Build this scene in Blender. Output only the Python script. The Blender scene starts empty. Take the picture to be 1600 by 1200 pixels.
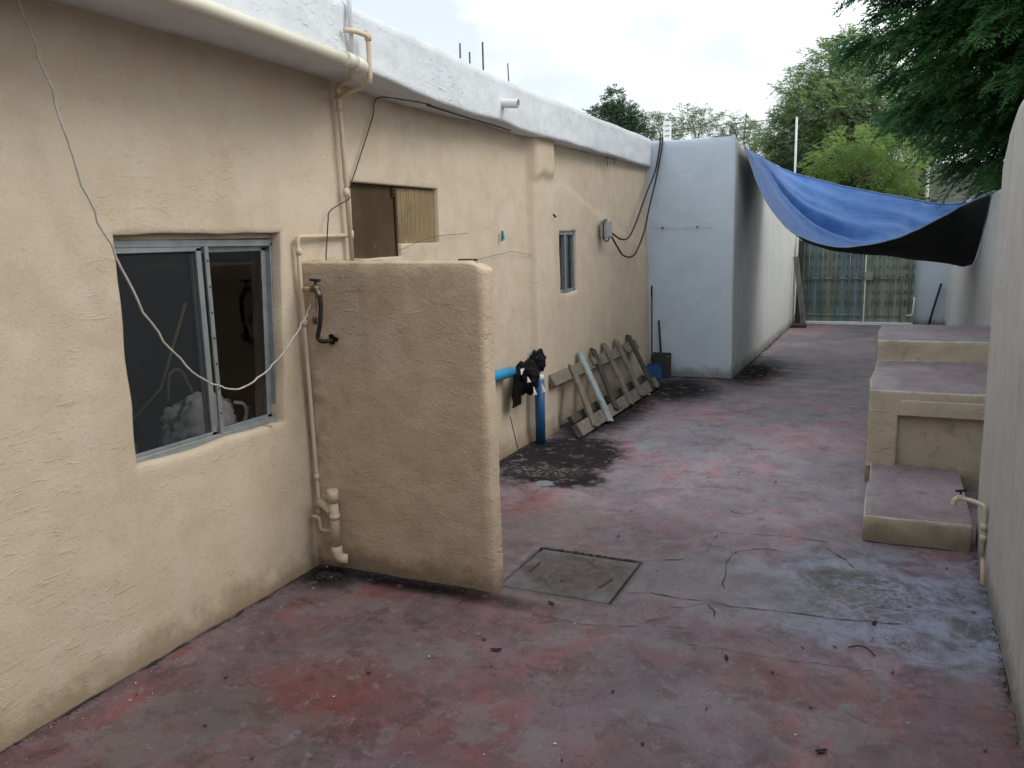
import bpy, bmesh, math, random
import numpy as np
from mathutils import Vector, Matrix, Euler, noise as mn
random.seed(7); rng = np.random.default_rng(11)
SC = bpy.context.scene
COL = SC.collection
rad = math.radians

# ------------------------------------------------------------------ camera
cam_d = bpy.data.cameras.new('camera'); cam = bpy.data.objects.new('camera', cam_d); COL.objects.link(cam)
yaw, pit, rol = rad(-25.009), rad(9.9636), rad(-1.5102)
fw = Vector((math.sin(yaw)*math.cos(pit), math.cos(yaw)*math.cos(pit), -math.sin(pit)))
rt = Vector((math.cos(yaw), -math.sin(yaw), 0)); up = rt.cross(fw)
r2 = math.cos(rol)*rt + math.sin(rol)*up; u2 = -math.sin(rol)*rt + math.cos(rol)*up
cam.matrix_world = Matrix(((r2.x, u2.x, -fw.x, 0), (r2.y, u2.y, -fw.y, 0), (r2.z, u2.z, -fw.z, 1.9), (0, 0, 0, 1)))
cam_d.sensor_width = 36; cam_d.lens = 1293.79/1600*36; cam_d.clip_end = 2000; cam_d.clip_start = .05
SC.camera = cam

# ------------------------------------------------------------------ sky, sun, exposure
SUN_EL, SUN_AZ = rad(44), rad(80)        # azimuth clockwise from +Y: the sun stands over the right-hand wall
w = bpy.data.worlds.new('World'); SC.world = w; w.use_nodes = True
nt = w.node_tree; nt.nodes.clear()
sky = nt.nodes.new('ShaderNodeTexSky'); sky.sky_type = 'NISHITA'; sky.sun_disc = False
sky.sun_elevation = SUN_EL; sky.sun_rotation = SUN_AZ; sky.air_density = 1.0; sky.dust_density = 2.5
tc = nt.nodes.new('ShaderNodeTexCoord')
mp = nt.nodes.new('ShaderNodeMapping'); mp.inputs['Scale'].default_value = (1, 1, 1.8); mp.inputs['Location'].default_value = (1.3, .5, .2)
ns = nt.nodes.new('ShaderNodeTexNoise'); ns.inputs['Scale'].default_value = 1.7; ns.inputs['Detail'].default_value = 6; ns.inputs['Roughness'].default_value = .55
rp = nt.nodes.new('ShaderNodeValToRGB'); rp.color_ramp.elements[0].position = .40; rp.color_ramp.elements[1].position = .55
rp.color_ramp.elements[0].color = (.48, .48, .48, 1)
mx = nt.nodes.new('ShaderNodeMix'); mx.data_type = 'RGBA'
bg = nt.nodes.new('ShaderNodeBackground'); bg.inputs['Strength'].default_value = .1
wo = nt.nodes.new('ShaderNodeOutputWorld')
L = nt.links.new
L(tc.outputs['Generated'], mp.inputs['Vector']); L(mp.outputs[0], ns.inputs['Vector']); L(ns.outputs['Fac'], rp.inputs['Fac'])
L(rp.outputs['Color'], mx.inputs['Factor']); L(sky.outputs[0], mx.inputs['A']); mx.inputs['B'].default_value = (11.5, 12.0, 12.3, 1)
L(mx.outputs['Result'], bg.inputs['Color']); L(bg.outputs[0], wo.inputs['Surface'])
sd = bpy.data.lights.new('sun', 'SUN'); sd.energy = 1.2; sd.angle = rad(34); sd.color = (1, .95, .88)
so = bpy.data.objects.new('sun', sd); COL.objects.link(so)
sv = Vector((math.sin(SUN_AZ)*math.cos(SUN_EL), math.cos(SUN_AZ)*math.cos(SUN_EL), math.sin(SUN_EL)))
so.rotation_euler = sv.to_track_quat('Z', 'Y').to_euler()
SC.view_settings.view_transform = 'Standard'; SC.view_settings.look = 'None'
SC.view_settings.exposure = .36; SC.view_settings.gamma = 1; SC.view_settings.use_curve_mapping = False
SC.render.engine = 'CYCLES'; SC.cycles.max_bounces = 6; SC.cycles.diffuse_bounces = 4
SC.cycles.transparent_max_bounces = 8; SC.cycles.use_denoising = True

# ------------------------------------------------------------------ node helpers
class NM:
    def __init__(s, name):
        s.m = bpy.data.materials.new(name); s.m.use_nodes = True; s.t = s.m.node_tree
        s.t.nodes.clear(); s.out = s.n('ShaderNodeOutputMaterial')
        s.b = s.n('ShaderNodeBsdfPrincipled'); s.l(s.b.outputs[0], s.out.inputs[0])
        s.b.inputs['Roughness'].default_value = .85; s.b.inputs['Specular IOR Level'].default_value = .3
    def n(s, t): return s.t.nodes.new(t)
    def l(s, a, b): s.t.links.new(a, b)
    def set(s, inp, v):
        if hasattr(v, 'is_linked') or hasattr(v, 'links'): s.l(v, inp)
        else:
            if inp.type == 'RGBA' and len(v) == 3: v = (*v, 1)
            inp.default_value = v
    def pos(s): return s.n('ShaderNodeNewGeometry').outputs['Position']
    def obj(s): return s.n('ShaderNodeTexCoord').outputs['Object']
    def map(s, v, scale=(1, 1, 1), loc=(0, 0, 0), rot=(0, 0, 0)):
        m = s.n('ShaderNodeMapping'); s.l(v, m.inputs[0]); m.inputs['Scale'].default_value = scale
        m.inputs['Location'].default_value = loc; m.inputs['Rotation'].default_value = rot; return m.outputs[0]
    def noise(s, v, sc, det=4, ro=.55, dist=0, col=False):
        n = s.n('ShaderNodeTexNoise'); s.l(v, n.inputs['Vector'])
        n.inputs['Scale'].default_value = sc; n.inputs['Detail'].default_value = det
        n.inputs['Roughness'].default_value = ro; n.inputs['Distortion'].default_value = dist
        return n.outputs['Color' if col else 'Fac']
    def voro(s, v, sc, feat='DISTANCE_TO_EDGE'):
        n = s.n('ShaderNodeTexVoronoi'); n.feature = feat; s.l(v, n.inputs['Vector']); n.inputs['Scale'].default_value = sc; return n.outputs['Distance']
    def ramp(s, f, a, b, ca=0., cb=1.):
        n = s.n('ShaderNodeMapRange'); n.interpolation_type = 'SMOOTHSTEP'; n.clamp = True
        s.l(f, n.inputs['Value']); n.inputs['From Min'].default_value = a; n.inputs['From Max'].default_value = b
        n.inputs['To Min'].default_value = ca; n.inputs['To Max'].default_value = cb; return n.outputs[0]
    def mix(s, f, a, b, mode='MIX'):
        n = s.n('ShaderNodeMix'); n.data_type = 'RGBA'; n.blend_type = mode
        s.set(n.inputs['Factor'], f); s.set(n.inputs['A'], a); s.set(n.inputs['B'], b); return n.outputs['Result']
    def math(s, op, a, b=0., c=None):
        n = s.n('ShaderNodeMath'); n.operation = op; s.set(n.inputs[0], a); s.set(n.inputs[1], b)
        if c is not None: s.set(n.inputs[2], c)
        return n.outputs[0]
    def sep(s, v):
        n = s.n('ShaderNodeSeparateXYZ'); s.l(v, n.inputs[0]); return n.outputs
    def bump(s, h, st=.5, d=.01, prev=None):
        n = s.n('ShaderNodeBump'); s.l(h, n.inputs['Height']); n.inputs['Strength'].default_value = st; n.inputs['Distance'].default_value = d
        if prev is not None: s.l(prev, n.inputs['Normal'])
        return n.outputs[0]
    def color(s, c): s.set(s.b.inputs['Base Color'], c)
    def rough(s, r): s.set(s.b.inputs['Roughness'], r)
    def normal(s, v): s.l(v, s.b.inputs['Normal'])
    def blob(s, v, cx, cy, rx, ry, soft=.5, warp=None, rot=0.):
        # soft elliptical mask on the xy plane, edge broken up by a warp noise
        m = s.n('ShaderNodeMapping'); m.vector_type = 'TEXTURE'; s.l(v, m.inputs[0])
        m.inputs['Location'].default_value = (cx, cy, 0); m.inputs['Scale'].default_value = (rx, ry, 1e3); m.inputs['Rotation'].default_value = (0, 0, rot)
        ln = s.n('ShaderNodeVectorMath'); ln.operation = 'LENGTH'; s.l(m.outputs[0], ln.inputs[0])
        d = ln.outputs['Value']
        if warp is not None: d = s.math('ADD', d, warp)
        return s.ramp(d, 1-soft, 1+soft, 1., 0.)

def simple(name, col, rough=.6, metal=0., nz=.12, sc=12, spec=.35, bump=0., bsc=60, obj=True):
    m = NM(name); p = m.obj() if obj else m.pos()
    f = m.ramp(m.noise(p, sc, 5), .25, .75)
    m.color(m.mix(f, tuple(c*(1-nz) for c in col), tuple(min(1, c*(1+nz)) for c in col)))
    m.rough(rough); m.b.inputs['Metallic'].default_value = metal; m.b.inputs['Specular IOR Level'].default_value = spec
    if bump: m.normal(m.bump(m.noise(p, bsc, 4), bump, .004))
    return m.m

def plaster(name, base, dark, light, coarse=.5, grain=.5, stain=None, streak=0., foot=None, topdirt=None):
    m = NM(name); p = m.pos()
    big = m.ramp(m.noise(p, .9, 5, .6), .3, .7); med = m.ramp(m.noise(p, 4.5, 6, .65), .3, .72)
    c = m.mix(big, dark, base); c = m.mix(m.math('MULTIPLY', med, .8), c, light)
    fine = m.ramp(m.noise(p, 38, 4, .7), .30, .45)
    c = m.mix(m.math('SUBTRACT', 1., m.math('ADD', .82, m.math('MULTIPLY', fine, .18))), c, tuple(x*.45 for x in dark))
    if stain:
        st = m.ramp(m.noise(p, 2.2, 7, .7, .6), .56, .74)
        c = m.mix(m.math('MULTIPLY', st, .5), c, stain)
    if streak:
        sp = m.map(p, (7, 7, .45)); sf = m.ramp(m.noise(sp, 1.2, 6, .65), .52, .74)
        c = m.mix(m.math('MULTIPLY', sf, streak), c, tuple(x*.5 for x in dark))
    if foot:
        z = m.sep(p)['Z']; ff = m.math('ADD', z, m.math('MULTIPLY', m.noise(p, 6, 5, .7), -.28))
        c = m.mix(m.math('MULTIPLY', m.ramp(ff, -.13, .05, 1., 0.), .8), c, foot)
    if name == 'worn_step_plaster':
        z = m.sep(p)['Z']; zz = m.math('ADD', z, m.math('MULTIPLY', m.math('SUBTRACT', m.noise(p, 14, 5, .7), .5), .05)); nose = None
        for q in (.158, .718, .905):
            k = m.ramp(m.math('ABSOLUTE', m.math('SUBTRACT', zz, q)), .004, .016, 1., 0.); nose = k if nose is None else m.math('MAXIMUM', nose, k)
        c = m.mix(m.math('MULTIPLY', nose, m.ramp(m.noise(p, 9, 5, .7), .40, .55)), c, (.52, .48, .43))
        c = m.mix(m.math('MULTIPLY', m.ramp(m.noise(p, 5, 7, .75), .52, .66), .5), c, (.20, .17, .12))
    m.color(c); m.rough(.9); m.b.inputs['Specular IOR Level'].default_value = .2
    # trowel scratches: stretched noise turned a little, kept only where it peaks
    sc = m.noise(m.map(p, (9, 9, 34), rot=(.35, .1, 0)), 1., 3, .6, .8); sc = m.ramp(sc, .56, .72)
    sc2 = m.noise(m.map(p, (14, 14, 45), rot=(-.45, 0, .3)), 1., 3, .6, .6); sc2 = m.ramp(sc2, .60, .74)
    keep = m.ramp(m.noise(p, 1.6, 3), .45, .62)
    tro = m.math('MULTIPLY', m.math('MAXIMUM', sc, sc2), keep); c = m.mix(m.math('MULTIPLY', tro, .10), c, tuple(x*.5 for x in dark)); m.color(c)
    nb = m.bump(m.noise(p, 7, 5, .6), coarse, .03)
    nb = m.bump(tro, min(1, coarse*1.9), .006, nb)
    nb = m.bump(m.noise(p, 70, 4, .65), grain, .008, nb)
    m.normal(nb); return m.m

M = {}
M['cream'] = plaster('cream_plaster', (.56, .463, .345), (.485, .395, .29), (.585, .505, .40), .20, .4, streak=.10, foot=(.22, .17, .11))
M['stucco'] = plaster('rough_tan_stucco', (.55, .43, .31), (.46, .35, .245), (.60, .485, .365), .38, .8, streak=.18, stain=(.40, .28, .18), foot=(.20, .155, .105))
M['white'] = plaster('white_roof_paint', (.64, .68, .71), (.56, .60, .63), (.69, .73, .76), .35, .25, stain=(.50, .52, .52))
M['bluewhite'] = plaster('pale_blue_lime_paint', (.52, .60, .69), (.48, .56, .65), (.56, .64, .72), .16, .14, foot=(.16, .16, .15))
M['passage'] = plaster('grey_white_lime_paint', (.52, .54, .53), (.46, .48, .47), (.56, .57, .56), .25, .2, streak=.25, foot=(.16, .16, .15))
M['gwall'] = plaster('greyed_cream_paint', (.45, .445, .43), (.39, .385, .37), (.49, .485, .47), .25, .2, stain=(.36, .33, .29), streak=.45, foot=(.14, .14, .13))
M['stepcream'] = plaster('worn_step_plaster', (.46, .40, .31), (.37, .32, .25), (.50, .44, .35), .4, .4, stain=(.30, .24, .16), foot=(.20, .18, .13))

def floor_material(name, steps=False):
    m = NM(name); p = m.pos()
    wp = m.math('MULTIPLY', m.math('SUBTRACT', m.noise(p, 3.2, 6, .65), .5), 1.3)
    wps = m.math('MULTIPLY', m.math('SUBTRACT', m.noise(p, 7, 6, .7), .5), 1.2)
    pm = m.map(p, (1, .62, 1), rot=(0, 0, .25))
    n1 = m.noise(pm, 1.35, 9, .66, .5); n2 = m.noise(m.map(pm, loc=(5, 2, 0)), 2.6, 10, .70, .5); n4 = m.noise(m.map(pm, loc=(1, 7, 0), scale=(1, 1.6, 1)), 3.4, 10, .74, .6); n3 = m.noise(m.map(p, loc=(9, 3, 1)), 1.1, 5, .6, .4)
    grey, red, dred, purp = (.195, .185, .195), (.310, .108, .112), (.140, .052, .056), (.205, .138, .160)
    pink, bgrey = (.42, .205, .225), (.33, .41, .55)
    c = m.mix(m.ramp(n2, .34, .62), grey, purp)
    redm = m.ramp(n1, .43, .66); c = m.mix(m.math('MULTIPLY', redm, .85), c, red); c = m.mix(m.math('MULTIPLY', m.ramp(n4, .42, .62), .5), c, (.085, .068, .074))
    c = m.mix(m.math('MULTIPLY', m.ramp(n2, .56, .72), .7), c, dred)
    pl = m.math('MULTIPLY', m.ramp(m.noise(m.map(p, loc=(7, 1, 2)), 2.4, 12, .72, .3), .515, .545), m.ramp(n1, .42, .5))
    c = m.mix(m.math('MULTIPLY', pl, .7), c, (.215, .20, .205)); pl2 = m.ramp(m.noise(m.map(p, loc=(2, 6, 2)), 3.1, 12, .74, .3), .56, .585); c = m.mix(m.math('MULTIPLY', pl2, .6), c, (.105, .055, .062))
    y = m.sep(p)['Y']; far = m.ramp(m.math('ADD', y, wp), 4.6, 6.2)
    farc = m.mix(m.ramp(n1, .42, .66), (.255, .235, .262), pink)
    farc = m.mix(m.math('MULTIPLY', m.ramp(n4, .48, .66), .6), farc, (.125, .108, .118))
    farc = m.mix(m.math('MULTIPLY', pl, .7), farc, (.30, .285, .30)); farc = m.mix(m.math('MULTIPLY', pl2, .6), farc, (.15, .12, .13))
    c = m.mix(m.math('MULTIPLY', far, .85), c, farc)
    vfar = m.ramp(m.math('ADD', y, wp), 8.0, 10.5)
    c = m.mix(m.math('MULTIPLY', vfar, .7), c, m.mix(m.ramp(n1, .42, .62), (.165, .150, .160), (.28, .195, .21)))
    if steps:
        c = m.mix(.8, c, m.mix(m.ramp(n2, .42, .62), (.30, .255, .265), (.215, .185, .19)))
    else:
        # worn-off pale blue-grey paint with sky sheen painted into its blue, by the right-hand wall, and towards the drain cover
        bl = m.blob(p, .15, 4.45, .95, .62, .5, wp); c = m.mix(m.math('MULTIPLY', bl, .95), c, m.mix(m.ramp(n4, .42, .62), bgrey, (.10, .105, .12)))
        bl2 = m.blob(p, -.85, 4.35, .6, .36, .6, wp); c = m.mix(m.math('MULTIPLY', bl2, .65), c, (.19, .19, .195))
        bl3 = m.blob(p, -2.0, 4.95, .3, .35, .6, wps); c = m.mix(m.math('MULTIPLY', bl3, .7), c, (.22, .20, .19))
        # moss
        mo = m.math('MULTIPLY', m.math('MAXIMUM', m.blob(p, -.08, 4.52, .32, .34, .6, wps), m.blob(p, .05, 3.97, .14, .08, .6, wps)), m.ramp(m.noise(p, 26, 4, .7), .47, .60))
        c = m.mix(m.math('MULTIPLY', mo, .8), c, (.075, .070, .035))
        # bare cement patches with a hard edge near the left wall
        gp = m.math('MAXIMUM', m.blob(p, -2.43, 2.36, .21, .17, .04, m.math('MULTIPLY', wps, .7), .3), m.math('MULTIPLY', m.blob(p, -2.55, 2.15, .25, .3, .5, wps), .5))
        c = m.mix(m.math('MULTIPLY', gp, .8), c, m.mix(m.ramp(n4, .35, .62), (.115, .122, .118), (.165, .16, .155)))
        rp_ = m.blob(p, -2.15, 2.62, .30, .25, .6, wp); c = m.mix(m.math('MULTIPLY', rp_, .55), c, (.21, .058, .045))
        # black mould where water stands
        mb = m.blob(p, -2.62, 6.55, .55, .85, .2, wps)
        for (cx, cy, rx, ry, q) in ((-2.38, 5.98, .38, .28, .2), (-2.75, 8.6, .40, 1.6, .5), (-2.45, 10.0, .62, .95, .5), (-2.92, 3.66, .22, .16, .6), (-2.4, 3.72, .75, .08, .7), (-1.75, 11.6, .5, 1.3, .6)):
            mb = m.math('MAXIMUM', mb, m.blob(p, cx, cy, rx, ry, q, wps))
        mb = m.math('MULTIPLY', mb, m.ramp(m.noise(p, 7, 7, .75), .28, .46))
        c = m.mix(m.math('MULTIPLY', mb, .95), c, (.012, .013, .011))
        # pale efflorescence
        ef = m.math('MULTIPLY', m.blob(p, -2.62, 6.1, .35, .16, .5, wps), m.ramp(m.noise(p, 30, 4, .7), .5, .58))
        c = m.mix(m.math('MULTIPLY', ef, .7), c, (.22, .205, .185))
        ec = m.math('MAXIMUM', m.math('MAXIMUM', m.blob(p, -2.45, 5.78, .075, .07, .2, m.math('MULTIPLY', wps, 1.6)), m.blob(p, -2.0, 7.25, .13, .14, .4, m.math('MULTIPLY', wps, 1.8))), m.blob(p, -2.45, 5.78, .03, .03, .3, wps))
        c = m.mix(m.math('MULTIPLY', ec, .8), c, (.27, .30, .31))
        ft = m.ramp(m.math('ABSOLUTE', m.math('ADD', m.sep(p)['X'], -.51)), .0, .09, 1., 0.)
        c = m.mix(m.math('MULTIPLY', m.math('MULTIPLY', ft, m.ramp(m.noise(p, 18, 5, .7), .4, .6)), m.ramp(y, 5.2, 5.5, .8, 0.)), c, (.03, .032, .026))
    nomb = m.math('SUBTRACT', 1., mb) if not steps else 1.
    sp = m.ramp(m.noise(p, 55, 3, .7), .66, .72); c = m.mix(m.math('MULTIPLY', m.math('MULTIPLY', sp, .35), nomb), c, (.30, .28, .27))
    dk = m.ramp(m.noise(m.map(p, loc=(2, 2, 0)), 21, 6, .72), .56, .70); c = m.mix(m.math('MULTIPLY', dk, .5), c, (.035, .028, .030))
    gr = m.noise(p, 90, 6, .8); c = m.mix(m.math('MULTIPLY', m.ramp(gr, .40, .62), .26), c, (.045, .040, .040))
    sc_ = m.ramp(m.noise(m.map(p, (6, 16, 6), rot=(0, 0, .5)), 2.5, 7, .78, .5), .57, .70); c = m.mix(m.math('MULTIPLY', m.math('MULTIPLY', sc_, .22), nomb), c, (.22, .205, .205))
    sc3 = m.ramp(m.noise(m.map(p, (11, 5, 6), loc=(3, 1, 0), rot=(0, 0, -.3)), 2.2, 8, .8, .5), .54, .66); c = m.mix(m.math('MULTIPLY', sc3, .28), c, (.052, .038, .042))
    big = m.ramp(m.noise(m.map(p, loc=(4, 9, 0)), .8, 6, .6, .4), .36, .62); c = m.mix(m.math('MULTIPLY', big, .34), c, m.mix(1., c, (.48, .45, .47), 'MULTIPLY'))
    fl = m.ramp(m.noise(m.map(p, loc=(3, 8, 1), rot=(0, 0, .4), scale=(1, 1.5, 1)), 6.5, 12, .76, .2), .55, .575); c = m.mix(m.math('MULTIPLY', fl, .42), c, m.mix(1., c, (.50, .46, .48), 'MULTIPLY'))
    fl2 = m.ramp(m.noise(m.map(p, loc=(8, 2, 1), scale=(1.4, 1, 1)), 11, 12, .78, .2), .575, .60); c = m.mix(m.math('MULTIPLY', m.math('MULTIPLY', fl2, .45), nomb), c, (.27, .255, .26))
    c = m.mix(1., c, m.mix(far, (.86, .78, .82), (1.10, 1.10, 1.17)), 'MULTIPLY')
    m.color(c)
    m.rough(m.ramp(m.noise(p, 4, 5), .3, .7, .42, .72))
    if steps: m.b.inputs['Specular IOR Level'].default_value = .4
    else: m.set(m.b.inputs['Specular IOR Level'], m.math('MULTIPLY', nomb, .5))
    nb = m.bump(m.noise(p, 9, 6, .65), .35, .012); nb = m.bump(m.noise(p, 90, 4, .65), .35, .004, nb); m.normal(nb)
    return m.m
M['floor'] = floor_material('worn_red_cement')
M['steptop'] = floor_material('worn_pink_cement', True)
M['soil'] = simple('dry_soil', (.16, .125, .09), .95, 0, .3, .6, .1, .4, 8, False)
M['crack'] = simple('dirt_in_cracks', (.028, .025, .024), .95, 0, .3, 30)
M['cover'] = None
def cover_mat():
    m = NM('damp_cement_cover'); p = m.pos()
    n = m.noise(p, 6, 7, .7, .5); c = m.mix(m.ramp(n, .3, .7), (.058, .046, .042), (.105, .085, .080)); c = m.mix(m.math('MULTIPLY', m.ramp(m.noise(p, 24, 6, .75), .5, .66), .5), c, (.17, .16, .155))
    e = m.blob(p, -1.6, 4.2, .30, .27, .35, m.math('MULTIPLY', m.math('SUBTRACT', m.noise(p, 9, 5, .7), .5), .9))
    c = m.mix(m.math('MULTIPLY', m.math('SUBTRACT', 1., e), .85), c, m.mix(m.ramp(n, .35, .6), (.085, .085, .088), (.15, .15, .155))); m.color(c); m.rough(.8)
    m.normal(m.bump(m.noise(p, 80, 5, .65), .4, .004)); return m.m
M['cover'] = cover_mat()
M['pvc'] = simple('cream_painted_pvc', (.57, .475, .355), .7, 0, .08, 9)
M['bigpvc'] = simple('ivory_pvc', (.68, .65, .54), .38, 0, .08, 5)
M['whitepvc'] = simple('white_painted_pvc', (.66, .67, .68), .5, 0, .08, 9)
M['alu'] = simple('dull_aluminium', (.30, .33, .34), .45, .55, .12, 14)
M['black'] = simple('black_rubber', (.018, .018, .018), .55, 0, .2, 20)
M['wire'] = simple('grey_white_cable', (.42, .40, .36), .6, 0, .2, 20)
M['wiredark'] = simple('dark_cable', (.045, .040, .035), .6, 0, .2, 20)
M['bluepipe'] = simple('blue_pvc', (.02, .10, .24), .4, 0, .12, 8)
M['bluepipe2'] = simple('bright_blue_pvc', (.02, .28, .52), .4, 0, .08, 8)
M['bag'] = simple('black_polythene', (.006, .006, .007), .6, 0, .2, 20, .12, .5, 25)
M['tape'] = simple('white_tape', (.68, .68, .70), .6, 0, .06, 20)
M['brass'] = simple('tarnished_brass', (.17, .13, .08), .45, .7, .25, 30)
M['paleiron'] = simple('cream_painted_tap', (.55, .50, .37), .5, 0, .15, 30)
M['iron'] = simple('rusty_iron', (.075, .052, .042), .8, .3, .35, 18)
M['galv'] = simple('galvanised_steel', (.36, .39, .40), .5, .5, .15, 10)
M['pole'] = simple('white_painted_pole', (.62, .66, .66), .5, 0, .08, 4)
M['teal'] = simple('turquoise_plastic', (.02, .25, .28), .5)
M['broomblue'] = simple('blue_bristles', (.012, .055, .17), .7, 0, .2, 60)
M['pan'] = simple('black_plastic', (.022, .024, .026), .5, 0, .15, 10)
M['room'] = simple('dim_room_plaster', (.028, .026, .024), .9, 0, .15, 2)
M['bagwhite'] = simple('white_woven_sack', (.56, .55, .57), .75, 0, .15, 18, .3, .6, 22)
M['bottle'] = simple('clear_blue_bottle', (.30, .42, .50), .25, 0, .05, 8)
M['label'] = simple('blue_bottle_label', (.04, .20, .50), .5, 0, .05, 20)
M['straw'] = simple('faded_yellow_plastic', (.20, .185, .09), .6, 0, .15, 12)
M['bluewood'] = None
def wood(name, a, b, sc=1., rough=.85):
    m = NM(name); p = m.obj(); g = m.noise(m.map(p, (26*sc, 26*sc, 2.2*sc)), 1.6, 5, .65, .7)
    c = m.mix(m.ramp(g, .3, .7), a, b); c = m.mix(m.math('MULTIPLY', m.ramp(m.noise(p, 4*sc, 5, .7), .5, .75), .6), c, tuple(x*.3 for x in a))
    m.color(c); m.rough(rough); m.normal(m.bump(g, .5, .004)); return m.m
M['wood'] = wood('weathered_wood', (.115, .098, .080), (.225, .195, .160))
M['wooddark'] = wood('damp_wood', (.040, .036, .031), (.085, .074, .062))
M['bluewood'] = wood('pale_blue_painted_wood', (.24, .29, .30), (.37, .43, .43))
M['plank'] = wood('grey_board', (.13, .135, .13), (.22, .22, .20), .6)
M['board'] = None
def board_mat():
    m = NM('dark_fibre_board'); p = m.pos()
    c = m.mix(m.ramp(m.noise(p, 3, 5), .3, .7), (.060, .042, .024), (.090, .066, .038))
    sp = m.math('MULTIPLY', m.ramp(m.noise(p, 9, 6, .75, 1.), .58, .68), m.ramp(m.noise(p, 2.4, 3), .48, .6))
    c = m.mix(m.math('MULTIPLY', sp, .75), c, (.20, .16, .11)); m.color(c); m.rough(.85); m.b.inputs['Specular IOR Level'].default_value = .1; return m.m
M['board'] = board_mat()
M['slat'] = wood('tan_strip_board', (.20, .145, .075), (.27, .20, .11), .7, .7)
def glass_mat(name, tint, gl=.10):
    m = NM(name); m.t.nodes.remove(m.b)
    tr = m.n('ShaderNodeBsdfTransparent'); tr.inputs[0].default_value = (*tint, 1)
    g = m.n('ShaderNodeBsdfGlossy'); g.inputs['Roughness'].default_value = .03
    fr = m.n('ShaderNodeFresnel'); fr.inputs[0].default_value = 1.5
    f = m.math('ADD', fr.outputs[0], gl*.2)
    mixn = m.n('ShaderNodeMixShader'); m.l(f, mixn.inputs[0]); m.l(tr.outputs[0], mixn.inputs[1]); m.l(g.outputs[0], mixn.inputs[2])
    m.l(mixn.outputs[0], m.out.inputs[0]); return m.m
M['glass'] = glass_mat('window_glass', (.90, .92, .92))
def screen_mat():
    m = NM('insect_screen'); p = m.pos(); m.b.inputs['Roughness'].default_value = .9
    m.color((.036, .044, .050))
    tr = m.n('ShaderNodeBsdfTransparent'); mixn = m.n('ShaderNodeMixShader')
    m.set(mixn.inputs[0], .40); m.l(tr.outputs[0], mixn.inputs[1]); m.l(m.b.outputs[0], mixn.inputs[2]); m.l(mixn.outputs[0], m.out.inputs[0]); return m.m
M['screen'] = screen_mat()
M['curtain'] = simple('grey_curtain', (.20, .23, .24), .9, 0, .15, 6)
def tarp_mat(name, a, b):
    m = NM(name); p = m.pos(); f = m.ramp(m.noise(p, 3, 6, .6), .3, .7); c = m.mix(f, a, b)
    c = m.mix(m.math('MULTIPLY', m.ramp(m.noise(p, 14, 5, .7), .62, .72), .4), c, (.16, .24, .36))
    m.color(c); m.rough(.5); m.normal(m.bump(m.noise(m.map(p, (2, 8, 8), rot=(0, .4, .2)), 2.2, 4, .6), .5, .03)); return m.m
M['tarp'] = tarp_mat('blue_tarpaulin', (.036, .125, .37), (.062, .175, .45))
M['tarpback'] = simple('black_tarpaulin_back', (.006, .008, .008), .8, 0, .2, 4)
M['hem'] = simple('pale_tarp_hem', (.25, .33, .50), .7)
M['gateframe'] = simple('grey_green_gate_paint', (.23, .27, .23), .6, .0, .15, 6)
def gate_panel(name, a, b):
    m = NM(name); p = m.pos(); c = m.mix(m.ramp(m.noise(m.map(p, (2, 1, .8)), 2.2, 6, .65), .35, .65), a, b)
    c = m.mix(m.math('MULTIPLY', m.ramp(m.noise(p, 12, 5, .7), .6, .7), .4), c, tuple(x*.45 for x in a)); m.color(c); m.rough(.5); return m.m
M['gp_blue'] = gate_panel('faded_blue_sheet', (.125, .200, .210), (.175, .245, .245))
M['gp_violet'] = gate_panel('violet_grey_sheet', (.16, .20, .25), (.20, .24, .28))
M['gp_yellow'] = gate_panel('yellowed_sheet', (.185, .225, .175), (.235, .265, .21))
M['gp_green'] = gate_panel('grey_green_sheet', (.22, .26, .215), (.275, .31, .26))
M['whitepaint'] = simple('white_enamel', (.80, .80, .78), .5, 0, .03)
M['farwall'] = simple('grey_block_wall', (.30, .30, .30), .95, 0, .25, 3, .1, .5, 12, False)
M['bark'] = wood('grey_bark', (.10, .085, .065), (.20, .17, .135), .3)
M['darkbark'] = wood('dark_bark', (.028, .024, .018), (.06, .05, .04), .3)
def leaf_mat(name, a, b, trans=.35, sc=1.2):
    m = NM(name); p = m.pos(); f = m.ramp(m.math('ADD', m.math('MULTIPLY', m.noise(p, sc, 4, .6), .6), m.math('MULTIPLY', m.noise(p, sc*11, 3, .6), .4)), .34, .64)
    c = m.mix(f, a, b); m.color(c); m.rough(.55); m.b.inputs['Specular IOR Level'].default_value = .25
    t = m.n('ShaderNodeBsdfTranslucent'); m.l(m.mix(.5, c, tuple(min(1, x*1.6) for x in b)), t.inputs[0]); mixn = m.n('ShaderNodeMixShader')
    m.set(mixn.inputs[0], trans); m.l(m.b.outputs[0], mixn.inputs[1]); m.l(t.outputs[0], mixn.inputs[2]); m.l(mixn.outputs[0], m.out.inputs[0]); return m.m
M['leaf_dark'] = leaf_mat('deep_green_leaves', (.020, .066, .032), (.085, .205, .070), .45)
M['leaf_grey'] = leaf_mat('grey_green_leaves', (.075, .135, .070), (.240, .330, .140), .5)
M['leaf_bright'] = leaf_mat('yellow_green_leaves', (.075, .155, .045), (.215, .315, .085), .48)
M['leaf_far'] = leaf_mat('far_green_leaves', (.080, .125, .065), (.180, .230, .120), .4)
M['leaf_mid'] = leaf_mat('mid_green_leaves', (.030, .062, .034), (.085, .145, .070), .35)
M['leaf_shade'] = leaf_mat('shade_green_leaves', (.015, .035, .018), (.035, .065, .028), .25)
M['deadleaf'] = simple('dead_leaf', (.035, .022, .014), .8, 0, .3, 40)
M['chip'] = simple('paint_chip', (.60, .57, .50), .8, 0, .1, 40)

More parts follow.
